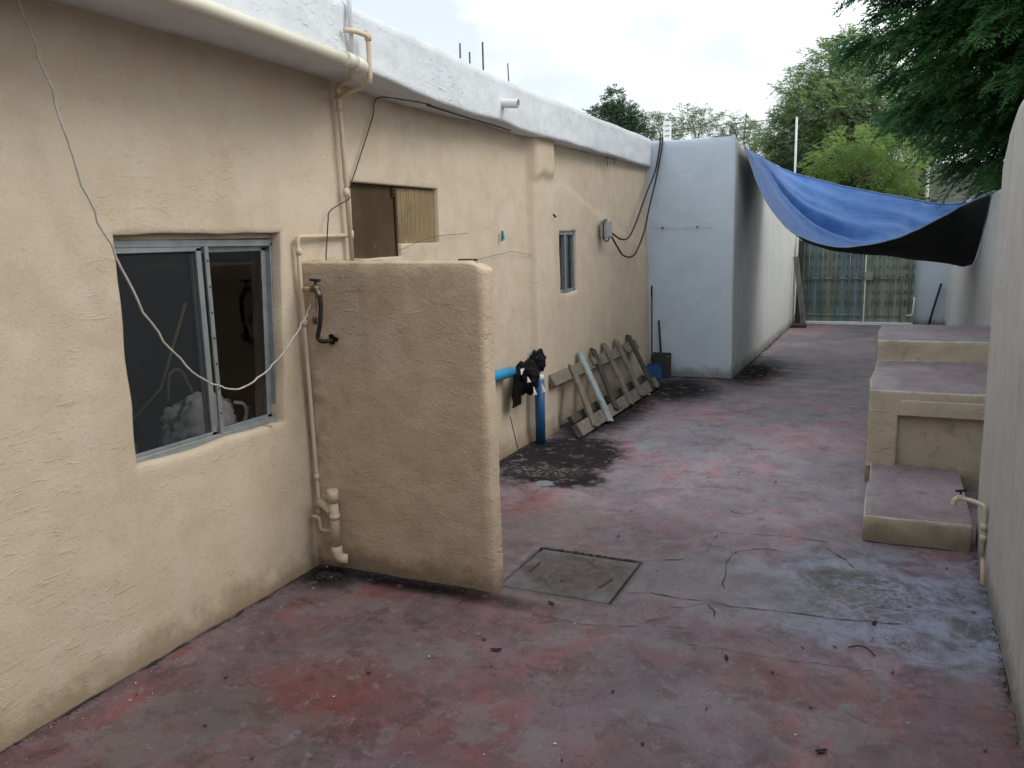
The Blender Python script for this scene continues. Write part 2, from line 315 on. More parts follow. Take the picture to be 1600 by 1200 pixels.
# ------------------------------------------------------------------ mesh helpers
def wloc(o):
    v = Vector((0, 0, 0))
    while o is not None: v = v + Vector(o.location); o = o.parent
    return v
def link(name, me, mat, parent=None, smooth=False):
    if mat is not None:
        for mm in (mat if isinstance(mat, (list, tuple)) else [mat]): me.materials.append(mm)
    o = bpy.data.objects.new(name, me); COL.objects.link(o)
    if parent is not None: o.parent = parent
    if smooth: me.polygons.foreach_set('use_smooth', [True]*len(me.polygons))
    return o
def tag(o, label=None, cat=None, group=None, kind=None):
    if label: o['label'] = label
    if cat: o['category'] = cat
    if group: o['group'] = group
    if kind: o['kind'] = kind
    return o
def thing(name, label, cat, loc=(0, 0, 0), group=None):
    o = bpy.data.objects.new(name, None); COL.objects.link(o); o.location = loc; o.empty_display_size = .1
    return tag(o, label, cat, group)
class MB:
    def __init__(s): s.bm = bmesh.new()
    def quad(s, pts):
        vs = [s.bm.verts.new(p) for p in pts]; return s.bm.faces.new(vs)
    def hexa(s, lo, hi, bev=0., seg=2):
        # lo / hi: two rings of four points
        a = [s.bm.verts.new(p) for p in lo]; b = [s.bm.verts.new(p) for p in hi]
        fs = [s.bm.faces.new(a[::-1]), s.bm.faces.new(b)]
        for i in range(4): fs.append(s.bm.faces.new((a[i], a[(i+1) % 4], b[(i+1) % 4], b[i])))
        bmesh.ops.recalc_face_normals(s.bm, faces=fs)
        if bev: bmesh.ops.bevel(s.bm, geom=list({e for f in fs for e in f.edges}), offset=bev, segments=seg, affect='EDGES', profile=.5)
        return s
    def box(s, x0, x1, y0, y1, z0, z1, bev=0., seg=2):
        return s.hexa([(x0, y0, z0), (x1, y0, z0), (x1, y1, z0), (x0, y1, z0)], [(x0, y0, z1), (x1, y0, z1), (x1, y1, z1), (x0, y1, z1)], bev, seg)
    def bar(s, p, q, n, w_, d, bev=0.):
        # rectangular bar from p to q; n = direction of depth d, width w_ across
        p, q, n = Vector(p), Vector(q), Vector(n).normalized(); t = (q-p).normalized(); c = t.cross(n).normalized(); n = c.cross(t)
        r = [(-1, -1), (1, -1), (1, 1), (-1, 1)]
        return s.hexa([p+c*(a*w_/2)+n*(b*d/2) for a, b in r], [q+c*(a*w_/2)+n*(b*d/2) for a, b in r], bev, 1)
    def tube(s, pts, r, seg=8, cap=True):
        pts = [Vector(p) for p in pts]; n = len(pts); rs = r if isinstance(r, (list, tuple)) else [r]*n
        T = [(pts[min(i+1, n-1)]-pts[max(i-1, 0)]).normalized() for i in range(n)]
        u = T[0].orthogonal().normalized(); rings = []
        for i in range(n):
            u = (u - T[i]*u.dot(T[i])).normalized(); v = T[i].cross(u)
            rings.append([s.bm.verts.new(pts[i]+(u*math.cos(a)+v*math.sin(a))*rs[i]) for a in (2*math.pi*k/seg for k in range(seg))])
        for i in range(n-1):
            for k in range(seg):
                f = s.bm.faces.new((rings[i][k], rings[i][(k+1) % seg], rings[i+1][(k+1) % seg], rings[i+1][k])); f.smooth = True
        if cap: s.bm.faces.new(rings[0][::-1]); s.bm.faces.new(rings[-1])
        return s
    def ball(s, c, r, sub=2, sc=(1, 1, 1), jit=0.):
        g = bmesh.ops.create_icosphere(s.bm, subdivisions=sub, radius=1)
        for v in g['verts']:
            k = 1 + jit*mn.noise(v.co*2.3+Vector(c)*7) if jit else 1
            v.co = Vector(c) + Vector((v.co.x*r*sc[0]*k, v.co.y*r*sc[1]*k, v.co.z*r*sc[2]*k))
        for f in s.bm.faces: pass
        return s
    def build(s, name, mat, parent=None, smooth=False):
        me = bpy.data.meshes.new(name); o_ = wloc(parent)
        if o_.length: bmesh.ops.translate(s.bm, verts=s.bm.verts, vec=-o_)
        s.bm.to_mesh(me); s.bm.free(); return link(name, me, mat, parent, smooth)
def spline(pts, n=10):
    P = [Vector(p) for p in pts]; P = [P[0]*2-P[1]] + P + [P[-1]*2-P[-2]]; out = []
    for i in range(1, len(P)-2):
        for k in range(n):
            t = k/n; a, b, c, d = P[i-1:i+3]
            out.append(.5*((2*b)+(c-a)*t+(2*a-5*b+4*c-d)*t*t+(3*b-a-3*c+d)*t**3))
    out.append(P[-2]); return out
def elbowed(pts, r=.05, n=5):
    # polyline with rounded corners
    P = [Vector(p) for p in pts]; out = [P[0]]
    for i in range(1, len(P)-1):
        a = P[i]+(P[i-1]-P[i]).normalized()*r; b = P[i]+(P[i+1]-P[i]).normalized()*r
        for k in range(n+1):
            t = k/n; out.append(a*(1-t)**2+P[i]*2*t*(1-t)+b*t*t)
    out.append(P[-1]); return out
def npmesh(name, V, F, mat, parent=None, smooth=False):
    me = bpy.data.meshes.new(name); V = np.asarray(V, 'f'); F = np.asarray(F, 'i'); k = F.shape[1]
    o_ = wloc(parent); V = V - np.array(o_, 'f')
    me.vertices.add(len(V)); me.vertices.foreach_set('co', V.ravel()); me.loops.add(F.size); me.loops.foreach_set('vertex_index', F.ravel())
    me.polygons.add(len(F)); me.polygons.foreach_set('loop_start', np.arange(0, F.size, k, dtype='i')); me.update(calc_edges=True); me.validate()
    return link(name, me, mat, parent, smooth)

def sig(x): return 1/(1+math.exp(max(-60., min(60., -x))))
def interp(x, xs, ys): return float(np.interp(x, xs, ys))
def fbm(v, o=4): return mn.fractal(v, .8, 2., o)

def wall_sheet(name, mat, parent, us, vs, P, holes=(), N=(1, 0, 0), depth=.1, warp=None):
    """plaster sheet on a (u, v) grid: P(u, v) -> point; holes are (u0, u1, v0, v1) boxes whose reveals go back by depth against N"""
    bm = bmesh.new(); N = Vector(N); nu, nv = len(us), len(vs)
    def inside(u, v): return any(h[0] < u < h[1] and h[2] < v < h[3] for h in holes)
    keep = [[not inside((us[i]+us[i+1])/2, (vs[j]+vs[j+1])/2) for j in range(nv-1)] for i in range(nu-1)]
    G = {}
    def vert(i, j):
        if (i, j) not in G: G[(i, j)] = bm.verts.new(P(us[i], vs[j]))
        return G[(i, j)]
    back = {}
    def bvert(i, j, k):
        if (i, j, k) not in back: back[(i, j, k)] = bm.verts.new(vert(i, j).co - N*(depth*k/3))
        return back[(i, j, k)]
    for i in range(nu-1):
        for j in range(nv-1):
            if keep[i][j]: bm.faces.new((vert(i, j), vert(i+1, j), vert(i+1, j+1), vert(i, j+1)))
    def rim(a, b):
        prev = (vert(*a), vert(*b))
        for k in (1, 2, 3):
            nx = (bvert(*a, k), bvert(*b, k)); bm.faces.new((prev[0], nx[0], nx[1], prev[1])); prev = nx
    for i in range(nu-1):
        for j in range(nv-1):
            if keep[i][j]: continue
            if i > 0 and keep[i-1][j]: rim((i, j), (i, j+1))
            if i < nu-2 and keep[i+1][j]: rim((i+1, j), (i+1, j+1))
            if j > 0 and keep[i][j-1]: rim((i, j), (i+1, j))
            if j < nv-2 and keep[i][j+1]: rim((i, j+1), (i+1, j+1))
    bmesh.ops.recalc_face_normals(bm, faces=bm.faces)
    f0 = next(iter(bm.faces)); f0.normal_update()
    if f0.normal.dot(N) < 0: bmesh.ops.reverse_faces(bm, faces=bm.faces)
    for f in bm.faces: f.smooth = True
    me = bpy.data.meshes.new(name); bmesh.ops.translate(bm, verts=bm.verts, vec=-wloc(parent)); bm.to_mesh(me); bm.free()
    return link(name, me, mat, parent)
def lines(a, b, step, extra=()):
    L_ = list(np.arange(a, b, step)) + [b]; L_ = [x for x in L_ if all(abs(x-e) > step*.35 for e in extra)] + [e for e in extra if a <= e <= b]
    return sorted(set(L_))

# ================================================================== SETTING: ground and floor
g = MB(); g.quad([(-300, -300, -.03), (300, -300, -.03), (300, 300, -.03), (-300, 300, -.03)])
tag(g.build('ground', M['soil']), kind='structure')
CX0, CX1, CY0, CY1 = -1.94, -1.28, 3.89, 4.515
def fz(x, y): return .006*mn.noise(Vector((x*.9, y*.9, 3))) + .0025*mn.noise(Vector((x*4, y*4, 8)))
us = lines(-3.3, 1.1, .05, (CX0, CX1)); vs = lines(-3.5, 18.9, .06, (CY0, CY1))
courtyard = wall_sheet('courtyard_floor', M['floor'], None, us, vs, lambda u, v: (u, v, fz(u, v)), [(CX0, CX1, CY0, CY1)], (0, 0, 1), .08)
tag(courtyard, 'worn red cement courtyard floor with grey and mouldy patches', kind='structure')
def crack(pts, w0=.006, seed=0):
    P = []
    for a, b in zip(pts[:-1], pts[1:]):
        n = max(2, int(math.dist(a, b)/.03))
        for k in range(n): P.append((a[0]+(b[0]-a[0])*k/n, a[1]+(b[1]-a[1])*k/n))
    P.append(pts[-1]); P = [(x+.014*mn.noise(Vector((x*9, y*9, seed)))+.008*mn.noise(Vector((x*31, y*31, seed))), y+.018*mn.noise(Vector((x*9, y*9, seed+5)))+.012*mn.noise(Vector((x*31, y*31, seed+5)))) for x, y in P]
    V, F = [], []
    for i, (x, y) in enumerate(P):
        a, b = P[max(0, i-1)], P[min(len(P)-1, i+1)]; d = Vector((b[0]-a[0], b[1]-a[1])).normalized()
        hw = w0*.5*max(.12, .55+1.3*mn.noise(Vector((x*11, y*11, seed+9))))*(1 if 0 < i < len(P)-1 else .2)
        z = fz(x, y) + .0035
        V += [(x-d.y*hw, y+d.x*hw, z), (x+d.y*hw, y-d.x*hw, z)]
        if i: k = 2*i; F.append((k-2, k-1, k+1, k))
    return npmesh('crack', V, F, M['crack'], courtyard)
CR = [([(-1.15, 4.11), (-.97, 4.09), (-.82, 4.11), (-.67, 4.1), (-.46, 4.13), (-.24, 4.14), (-.04, 4.18), (.15, 4.21), (.165, 4.29)], .009),
      ([(-1.55, 3.62), (-1.27, 3.63), (-1.07, 3.7), (-1.04, 3.8), (-.92, 3.87)], .005), ([(-1.27, 4.53), (-1.07, 4.62), (-1.06, 4.72), (-.98, 4.8)], .008),
      ([(-.77, 4.28), (-.83, 4.67), (-.8, 4.86), (-.69, 4.96), (-.5, 4.98)], .006), ([(-1.06, 5.15), (-.86, 5.18), (-.57, 5.23), (-.3, 5.22)], .006),
      ([(-.97, 5.12), (-.96, 4.95), (-.98, 4.8)], .005), ([(-.82, 4.11), (-.76, 4.01), (-.76, 3.92)], .006), ([(-.32, 5.13), (-.2, 4.96), (-.1, 4.75)], .008),
      ([(-.82, 4.11), (-.9, 4.0), (-1.0, 3.97)], .004), ([(-.9, 3.62), (-.4, 3.63), (0, 3.68)], .004), ([(-1.25, 4.05), (-1.15, 4.11)], .006),
      ([(-1.9, 8.6), (-1.5, 8.9), (-1.1, 9.4)], .008), ([(-1.3, 9.6), (-.8, 9.5), (-.3, 9.7)], .008), ([(-2.3, 9.2), (-2.0, 9.9), (-1.9, 10.4)], .008)]
for k, (p_, w_) in enumerate(CR): crack(p_, w_, k*3)

for k, (a_, b_) in enumerate((((-3.046, 1.2), (-3.046, 3.72)), ((-3.02, 3.772), (-1.93, 3.782)), ((-3.04, 5.2), (-3.03, 10.9)), ((-2.95, 10.985), (-1.95, 10.985)), ((-1.905, 11.0), (-1.91, 18.0)), ((.508, 1.8), (.515, 5.3)), ((-.12, 5.325), (.47, 5.325)))): crack([a_, b_], (.022, .03, .04, .03, .03, .014, .016, .03)[k], 40+k)

# drain cover let into the floor
dc = thing('drain_cover', 'square cement drain cover set in the red floor beside the stub wall', 'drain cover', (-1.6, 4.2, -.05))
pit = MB(); pit.quad([(CX0-.01, CY0-.01, -.078), (CX1+.01, CY0-.01, -.078), (CX1+.01, CY1+.01, -.078), (CX0-.01, CY1+.01, -.078)]); pit.build('pit_bottom', M['crack'], dc)
mb = MB(); z0, z1 = -.07, .004
mb.hexa([(CX0+.018, CY0+.004, z0), (CX1-.014, CY0+.004, z0), (CX1-.014, CY1-.040, z0), (CX0+.030, CY1-.034, z0)],
        [(CX0+.018, CY0+.004, z1), (CX1-.014, CY0+.004, z1), (CX1-.014, CY1-.040, z1), (CX0+.030, CY1-.034, z1)], .006, 2); mb.build('slab', M['cover'], dc)
for (xa, ya, xb, yb) in ((-1.845, 4.14, -1.84, 4.27), (-1.40, 4.06, -1.37, 4.19)):
    MB().bar((xa, ya, .005), (xb, yb, .005), (0, 0, 1), .014, .008).build('handle', M['iron'], dc)
for k in range(1):
    mbx = MB()
    for q in range(26):
        t = q/26; mbx.ball((CX0+.02+t*.62, CY1-.012+.010*math.sin(q*3), -.003), .013+.006*math.sin(q*1.7), 1, (1.5, .9, .5), .8)
    o = mbx.build('dirt_in_joint', M['crack'], dc); tag(o, kind='stuff')

# ================================================================== HOUSE on the left
WX = -3.08
house = thing('house', 'long low cream plastered house with white roof edge along the left side', 'house', (-3.6, 5.0, 0))
BW = (2.585, 3.62, .915, 1.965); SW = (7.82, 8.29, 1.335, 1.955); B1 = (4.325, 4.868, 1.80, 2.27); B2 = (4.868, 5.40, 1.885, 2.27)
HOLES = [BW, SW, B1, B2]
def near_hole(y, z):
    d = 9
    for h in HOLES:
        dy = max(h[0]-y, 0, y-h[1]); dz = max(h[2]-z, 0, z-h[3]); d = min(d, math.hypot(dy, dz))
    return d
def wx(y, z):
    x = WX + .016*mn.noise(Vector((y*.7, z*.8, 1.5))) + .0045*mn.noise(Vector((y*2.6, z*3.1, 4.))) + .0022*fbm(Vector((y*9, z*11, 7.)), 3)
    # shallow buttress
    s = sig((y-7.03)/.012)*sig((7.56-y)/.03)
    low = sig((z-2.46-.05*mn.noise(Vector((y*6, 0, 0))))/.012)
    x += s*(.058+.04*low) + .02*max(0, 1-abs(z-1.2)/3)*s
    x += .018*sig((.06+.03*mn.noise(Vector((y*1.3, 2, 0)))-z)/.018)
    x += .045*min(1, max(0, (y-7.6)/3.2))*max(0, 1-z/2.0)
    # old patch ledge high on the far stretch
    if y > 7.5: x += .010*sig((2.42-.25*abs(y-7.95)+.06*mn.noise(Vector((y*3, 0, 9)))-z)/.008)
    d = near_hole(y, z); x -= (.008 if not 4.2 < y < 5.5 else .003)*max(0, 1-d/.016)**1.5
    return x
def wallP(y, z):
    yy, zz = y, z
    d = near_hole(y, z)
    if d < .09 and not (4.2 < y < 5.5):
        k = 1-d/.09
        yy += .010*k*mn.noise(Vector((z*4.5, y*3, 2))); zz += .016*k*mn.noise(Vector((y*3.6, z*2, 5)))
        if abs(y-BW[1]) < .12 and BW[2]-.1 < z < BW[3]+.1: yy += .035*((z-1.43)/.5)*k
    return (wx(y, z), yy, zz)
ex_u = [v for h in HOLES for v in (h[0]-.012, h[0], h[1], h[1]+.012)] + [7.0, 7.02, 7.04, 7.06, 7.52, 7.56, 7.6]; ex_v = [v for h in HOLES for v in (h[2]-.012, h[2], h[3], h[3]+.012)] + [.04, .06, .08, 2.45, 2.47]
us = lines(-3.5, 11.04, .032, ex_u); vs = lines(-.02, 2.94, .032, ex_v)
wall_sheet('front_wall', M['cream'], house, us, vs, wallP, HOLES, (1, 0, 0), .20)
# roof slab: soffit, white fascia, parapet
def fx(y): return interp(y, (-3.5, 1., 2.7, 4., 4.8, 6.5, 7.7, 11.), (-2.3, -2.5, -2.62, -2.70, -2.775, -2.895, -2.93, -3.02))
def fasP(u, v):   # u along y, v 0..1 through soffit (0-.3), fascia (.3-.85), top (.85-1)
    n = .008*mn.noise(Vector((u*2.2, v*5, 3))) + .004*mn.noise(Vector((u*9, v*9, 3)))
    X = fx(u); zb = 2.80 + .035*sig((4.3-u)/.35) - .003*max(0, u-4) + .02*mn.noise(Vector((u*.9, 4, 0))) ; zt = 3.135 + .03*max(0, 1-(u-1)/3.5) + .012*mn.noise(Vector((u*1.1, 0, 2)))
    if v <= .3: t = v/.3; return (-3.3 + (X-.008*(t > .95)+3.3)*t, u, zb + (.008+.04*sig((4.3-u)/.35))*(1-t) + n*(t < .98) - (.010*abs(mn.noise(Vector((u*6, 1, 1)))) if t > .98 else 0))
    if v <= .85: t = (v-.3)/.55; return (X + n - .012*(t > .97), u, zb + (zt-zb)*t)
    t = (v-.85)/.15; return (X-.012 - .35*t, u, zt + .012*math.sin(min(1, t*3)*1.57) - .02*t)
wall_sheet('roof_edge', M['white'], house, lines(-3.5, 10.99, .05), [0, .08, .16, .24, .29, .30, .33] + list(np.linspace(.36, .82, 9)) + [.84, .85, .87, .9, 1.], fasP, (), (1, 0, 0))
MB().box(-7.5, -3.35, -3.5, 10.98, 2.90, 3.04).build('roof', M['white'], house)
rm = MB()
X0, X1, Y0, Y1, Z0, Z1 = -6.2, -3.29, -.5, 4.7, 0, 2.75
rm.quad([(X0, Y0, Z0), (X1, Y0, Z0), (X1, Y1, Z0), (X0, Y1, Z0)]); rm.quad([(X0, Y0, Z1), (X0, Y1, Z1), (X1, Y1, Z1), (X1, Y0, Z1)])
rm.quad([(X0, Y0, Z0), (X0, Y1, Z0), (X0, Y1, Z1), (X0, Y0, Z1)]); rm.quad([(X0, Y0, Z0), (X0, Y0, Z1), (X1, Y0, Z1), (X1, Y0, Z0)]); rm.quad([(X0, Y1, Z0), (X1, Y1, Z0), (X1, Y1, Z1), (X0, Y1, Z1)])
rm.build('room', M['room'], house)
# big sliding window
win = MB(); fxp = -3.172
TL, TR, BR, BL = (fxp, 2.575, 1.922), (fxp, 3.655, 1.912), (fxp, 3.60, .925), (fxp, 2.575, .925)
for a, b in ((TL, TR), (TR, BR), (BL, BR), (TL, BL)): win.bar(a, b, (1, 0, 0), .036, .06, .003)
window = win.build('window', M['alu'], house)
MB().box(-3.27, -3.150, 2.56, 3.68, 1.936, 2.02, .004).build('lintel', M['cream'], house)
def sash(x, y0, y1, y1b, z0, z1, wd, name):
    s = MB()
    for a, b in (((x, y0, z1), (x, y1, z1)), ((x, y0, z0), (x, y1b, z0)), ((x, y0+wd/2, z0), (x, y0+wd/2, z1)), ((x, y1b-wd/2, z0), (x, y1-wd/2, z1))): s.bar(a, b, (1, 0, 0), wd, .022, .002)
    return s.build(name, M['alu'], window)
sash(-3.157, 2.59, 3.135, 3.135, .945, 1.895, .034, 'screen_sash'); sash(-3.185, 3.10, 3.635, 3.585, .945, 1.888, .036, 'sliding_sash')
s = MB(); s.bar((-3.146, 3.165, .94), (-3.146, 3.165, 1.90), (1, 0, 0), .026, .014, .002); s.build('mullion', M['alu'], window)
for k in range(7): MB().ball((-3.138, 3.165, 1.05+k*.13), .006, 1).build('screw', M['iron'], window)
s = MB(); s.quad([(-3.159, 2.60, .95), (-3.159, 3.12, .95), (-3.159, 3.12, 1.89), (-3.159, 2.60, 1.89)]); s.build('insect_screen', M['screen'], window)
s = MB(); s.quad([(-3.19, 2.60, .95), (-3.19, 3.14, .95), (-3.19, 3.14, 1.91), (-3.19, 2.60, 1.91)]); s.build('pane', M['glass'], window)
s = MB(); s.quad([(-3.180, 3.12, .95), (-3.180, 3.57, .95), (-3.180, 3.62, 1.90), (-3.180, 3.12, 1.90)]); s.build('pane', M['glass'], window)
# small window
sw = MB(); x = -3.12
for a, b in (((x, 7.81, 1.94), (x, 8.30, 1.94)), ((x, 7.81, 1.35), (x, 8.30, 1.35)), ((x, 7.835, 1.34), (x, 7.835, 1.94)), ((x, 8.27, 1.34), (x, 8.27, 1.94)), ((x+.01, 8.0, 1.34), (x+.01, 8.0, 1.94))): sw.bar(a, b, (1, 0, 0), .036, .04, .002)
sw = sw.build('window', M['alu'], house)
s = MB(); s.quad([(x-.01, 7.83, 1.35), (x-.01, 8.27, 1.35), (x-.01, 8.27, 1.94), (x-.01, 7.83, 1.94)]); s.build('pane', M['glass'], sw)
V, F = [], []
for i in range(25):
    t = i/24; y = 8.0+.27*t; xx = x-.05+.012*math.sin(t*22)
    V += [(xx, y, 1.36), (xx, y, 1.93-.14*max(0, 1-abs(t-.25)/.3))]
    if i: k = 2*i; F.append((k-2, k, k+1, k-1))
npmesh('curtain', V, F, M['curtain'], sw, True)
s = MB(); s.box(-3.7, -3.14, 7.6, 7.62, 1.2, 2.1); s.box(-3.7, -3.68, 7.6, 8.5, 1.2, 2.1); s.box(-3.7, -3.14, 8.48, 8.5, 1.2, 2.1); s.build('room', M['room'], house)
# boarded-up opening
s = MB(); s.box(-3.135, -3.118, 4.30, 4.875, 1.77, 2.29, .002); sh = s.build('dark_board', M['board'], house)
nsl = 15; y0, y1 = 4.880, 5.41
for k in range(nsl):
    a = y0+(y1-y0)*k/nsl; b = y0+(y1-y0)*(k+1)/nsl-.002
    s = MB(); zt = 2.285; s.box(-3.124, -3.110+.0015*random.random(), a, b, 1.865, zt, .002, 1); s.build('slat', M['slat'], house)
MB().box(-3.114, -3.100, 4.862, 4.884, 1.80, 2.275, .002).build('batten', M['board'], house)
MB().tube([(-3.10, 4.84, 2.262), (-3.10, 5.36, 2.266)], .005, 6).build('top_rail', M['iron'], house)
for k in range(3): MB().box(-3.112, -3.096, 4.83, 4.85, 2.20+k*.02, 2.212+k*.02, .001).build('hinge', M['iron'], house)
# small spout through the parapet
sp = MB(); A, B_ = Vector((-3.02, 6.08, 2.955)), Vector((-2.73, 6.10, 2.925)); sp.tube([A, B_], .034, 14, False); sp.tube([B_, A], .028, 14, False)
sp.build('roof_spout', M['whitepvc'], house)
# starter bars left standing in the parapet
for k, (y, dz, lean, r) in enumerate(((6.43, .17, .01, .007), (6.61, .13, .0, .007), (6.86, .26, .005, .008), (7.42, .17, -.04, .006))):
    t = tag(MB().tube([(-3.40, y, 2.98), (-3.40, y+lean*.5, 3.27), (-3.40, y+lean, 3.34+dz)], r, 6).build('rebar', M['iron']), None, 'rebar')
    t['label'] = ['rusty starter bar nearest the camera on the white roof edge', 'second rusty starter bar, shortest of the upright three', 'tallest dark starter bar standing up from the roof edge', 'thin leaning starter bar apart from the other three'][k]; t['group'] = 'starter bars on the roof'

# ================================================================== STUB WALL
pw = thing('stub_wall', 'short rough tan plaster wall jutting out from the house beside the taps', 'wall', (-2.5, 3.87, 0))
def stubP(kind):
    def top(x): return 1.775 - .012*(x+2.0) - .075*max(0, (x+2.02)/.14)**2 + .010*mn.noise(Vector((x*7, 1, 1)))
    def P(u, v):
        # u: 0..1 around plan (front face, end, back face), v: 0..1 height then over the top
        x0, x1, yf, yb = -3.12, -1.925, 3.79, 3.935
        path = [(x0, yf), (x1-.03, yf+.005), (x1-.008, yf+.012), (x1, yf+.035), (x1+.005, yb-.03), (x1-.01, yb-.006), (x1-.03, yb), (x0, yb)]
        ds = [0, .80, .815, .83, .90, .915, .925, 1.0]
        x = interp(u, ds, [p[0] for p in path]); y = interp(u, ds, [p[1] for p in path])
        zt = top(x); z = min(v, 1)*zt
        if v > 1:                          # rounded coping closes towards the middle
            t = v-1; cy = (yf+yb)/2; y = y+(cy-y)*t; z = zt + .02*math.sin(t*1.57)
            if x > x1-.05: x = x-.03*t
        elif v > .97: y += ((yf+yb)/2-y)*.12*((v-.97)/.03)**2
        # wall batters out a little at the foot
        o = .007*mn.noise(Vector((x*2.4, z*2.4, y*3))) + .0035*mn.noise(Vector((x*8, z*8, y*8))) + .0028*fbm(Vector((x*24, z*24, y*24)), 3)
        if x < -2.9: o += .03*abs(mn.noise(Vector((x*14, z*11, 3))))*min(1, (-2.9-x)/.08)
        if u < .81: y -= o
        elif u > .92: y += o
        else: x += o + .012*(1-v)
        if u > .7 and u < .93: x += .012*max(0, .5-z)
        return (x, y, z)
    return P
us = lines(0, 1, .018, (.80, .815, .83, .845, .86, .88, .90, .915, .925)); vs = list(np.linspace(-.01, .96, 74)) + [.97, .98, .99, 1., 1.15, 1.4, 1.7, 2.0]
wall_sheet('wall_body', M['stucco'], pw, us, vs, stubP(0), (), (0, -1, 0))

# ================================================================== ANNEX (pale blue block), passage wall, gate wall
ax = thing('annex', 'pale blue plastered block with flat roof at the end of the house', 'building', (-2.6, 11.0, 0))
def annP(u, v):
    # u metres along front (from x=-3.3) then round the corner and down the passage, v height 0..1 then top
    FX, CX, FY = -3.3, -1.93, 11.0; lf = CX-FX-.03
    if u <= lf: x, y, zt = FX+u, FY, 3.10+.002*u + .012*mn.noise(Vector((u*2, 0, 0)))
    elif u <= lf+.05: a = (u-lf)/.05*math.pi/2; x, y, zt = CX-.03+.03*math.sin(a), FY+.03-.03*math.cos(a), 3.105
    else: x, y = CX, FY+.03+(u-lf-.05); zt = 3.0 + .11*math.exp(-(y-FY)/.25) + .015*mn.noise(Vector((y*1.5, 3, 0)))
    n = .010*mn.noise(Vector((x*1.1+y*.6, v*2.2, 6))) + .003*mn.noise(Vector((x*5+y*4, v*9, 2)))
    z = min(v, 1)*zt
    if u <= lf: y -= n; y += .012*max(0, (v-.985)/.015) if v <= 1 else .012+.3*(v-1)
    else:
        x += n; k = max(0, (v-.985)/.015); x -= .012*min(1, k) + (.28*(v-1) if v > 1 else 0)
    if v > 1: z += .01
    return (x, y, z)
us = lines(0, 1.34, .06) + [1.345, 1.355, 1.365, 1.375, 1.39] + lines(1.43, 9.0, .09); vs = list(np.linspace(-.01, .97, 40)) + [.985, .993, 1., 1.1, 1.5, 2.]
av = wall_sheet('annex_wall', [M['bluewhite'], M['passage']], ax, us, vs, annP, (), (0, -1, 0))
mi = [1 if (p.center.x+wloc(ax).x > -1.955 and p.center.y+wloc(ax).y > 11.004) else 0 for p in av.data.polygons]; av.data.polygons.foreach_set('material_index', mi)
MB().box(-7., -2.1, 11.1, 18.6, 2.8, 2.93).build('roof', M['white'], ax)
# right-hand walls
rw = thing('boundary_wall', 'near grey white boundary wall with rounded end and a garden tap', 'wall', (.7, 1.5, 0))
def nearP(u, v):
    # u: 0..1: along the face to the end, round the end and back
    L_ = 9.2; y_end = 5.62
    if u < .85: y = -3.5 + u/.85*(y_end-.08+3.5); x = .51
    elif u < .90: a = (u-.85)/.05*math.pi/2; x = .51+.08-.08*math.cos(a); y = y_end-.08+.08*math.sin(a)
    else: y = y_end; x = .59+(u-.90)/.10*.5
    zt = 2.52 - .30*max(0, (y-5.05)/.57)**1.6
    z = min(v, 1)*zt
    b = .020*mn.noise(Vector((y*.7, z*.7, 4))) + .006*mn.noise(Vector((y*2.6, z*2.4, 8))) + .002*fbm(Vector((y*10, z*10, 2)), 3)
    if u < .87: x += b
    else: y += b
    if z < .5 and u < .9: x += .0
    y -= .03*math.sin(z/2.5*3.1) if u > .83 else 0
    if v > 1: x += .35*(v-1); z += .012
    elif v > .97: x += .02*((v-.97)/.03)**2
    return (x, y, z)
us = lines(0, .82, .008) + list(np.linspace(.825, .905, 18)) + [.93, 1.]; vs = list(np.linspace(-.01, .97, 60)) + [.98, .99, 1., 1.2, 2.]
wall_sheet('wall_body', M['gwall'], rw, us, vs, nearP, (), (-1, 0, 0))
fwl = thing('boundary_wall', 'far grey white wall behind the steps, with the tarp tied to its top', 'wall', (1.0, 12., 0))
def farP(u, v):
    x, y = .875, u; zt = 2.25 + .03*mn.noise(Vector((y*.9, 1, 1))); z = min(v, 1)*zt
    x += .018*mn.noise(Vector((y*.6, z*.8, 14))) + .005*mn.noise(Vector((y*2.6, z*2.4, 18)))
    if v > 1: x += .3*(v-1); z += .01
    return (x, y, z)
wall_sheet('wall_body', M['passage'], fwl, lines(5.3, 18.5, .09), list(np.linspace(-.01, .98, 36)) + [1., 1.2, 2.], farP, (), (-1, 0, 0))
gw = thing('gate_wall', 'pale blue white wall piece closing the passage right of the metal gate', 'wall', (.6, 18.5, 0))
MB().box(.315, 1.0, 18.32, 18.6, -.02, 2.3, .012).build('wall_body', M['bluewhite'], gw)

rear = wall_sheet('added_shade_wall', M['cream'], None, lines(-3.4, .6, .2), lines(-.02, 3.2, .2), lambda u, v: (u, -1.6+.01*mn.noise(Vector((u, v, 5))), v), (), (0, 1, 0))  # unseen wall and roof added behind the camera to darken the near yard
tag(rear, kind='structure')
tag(MB().box(-3.4, .8, -3.2, -1.25, 3.2, 3.36, .01).build('added_shade_roof', M['white']), kind='structure')

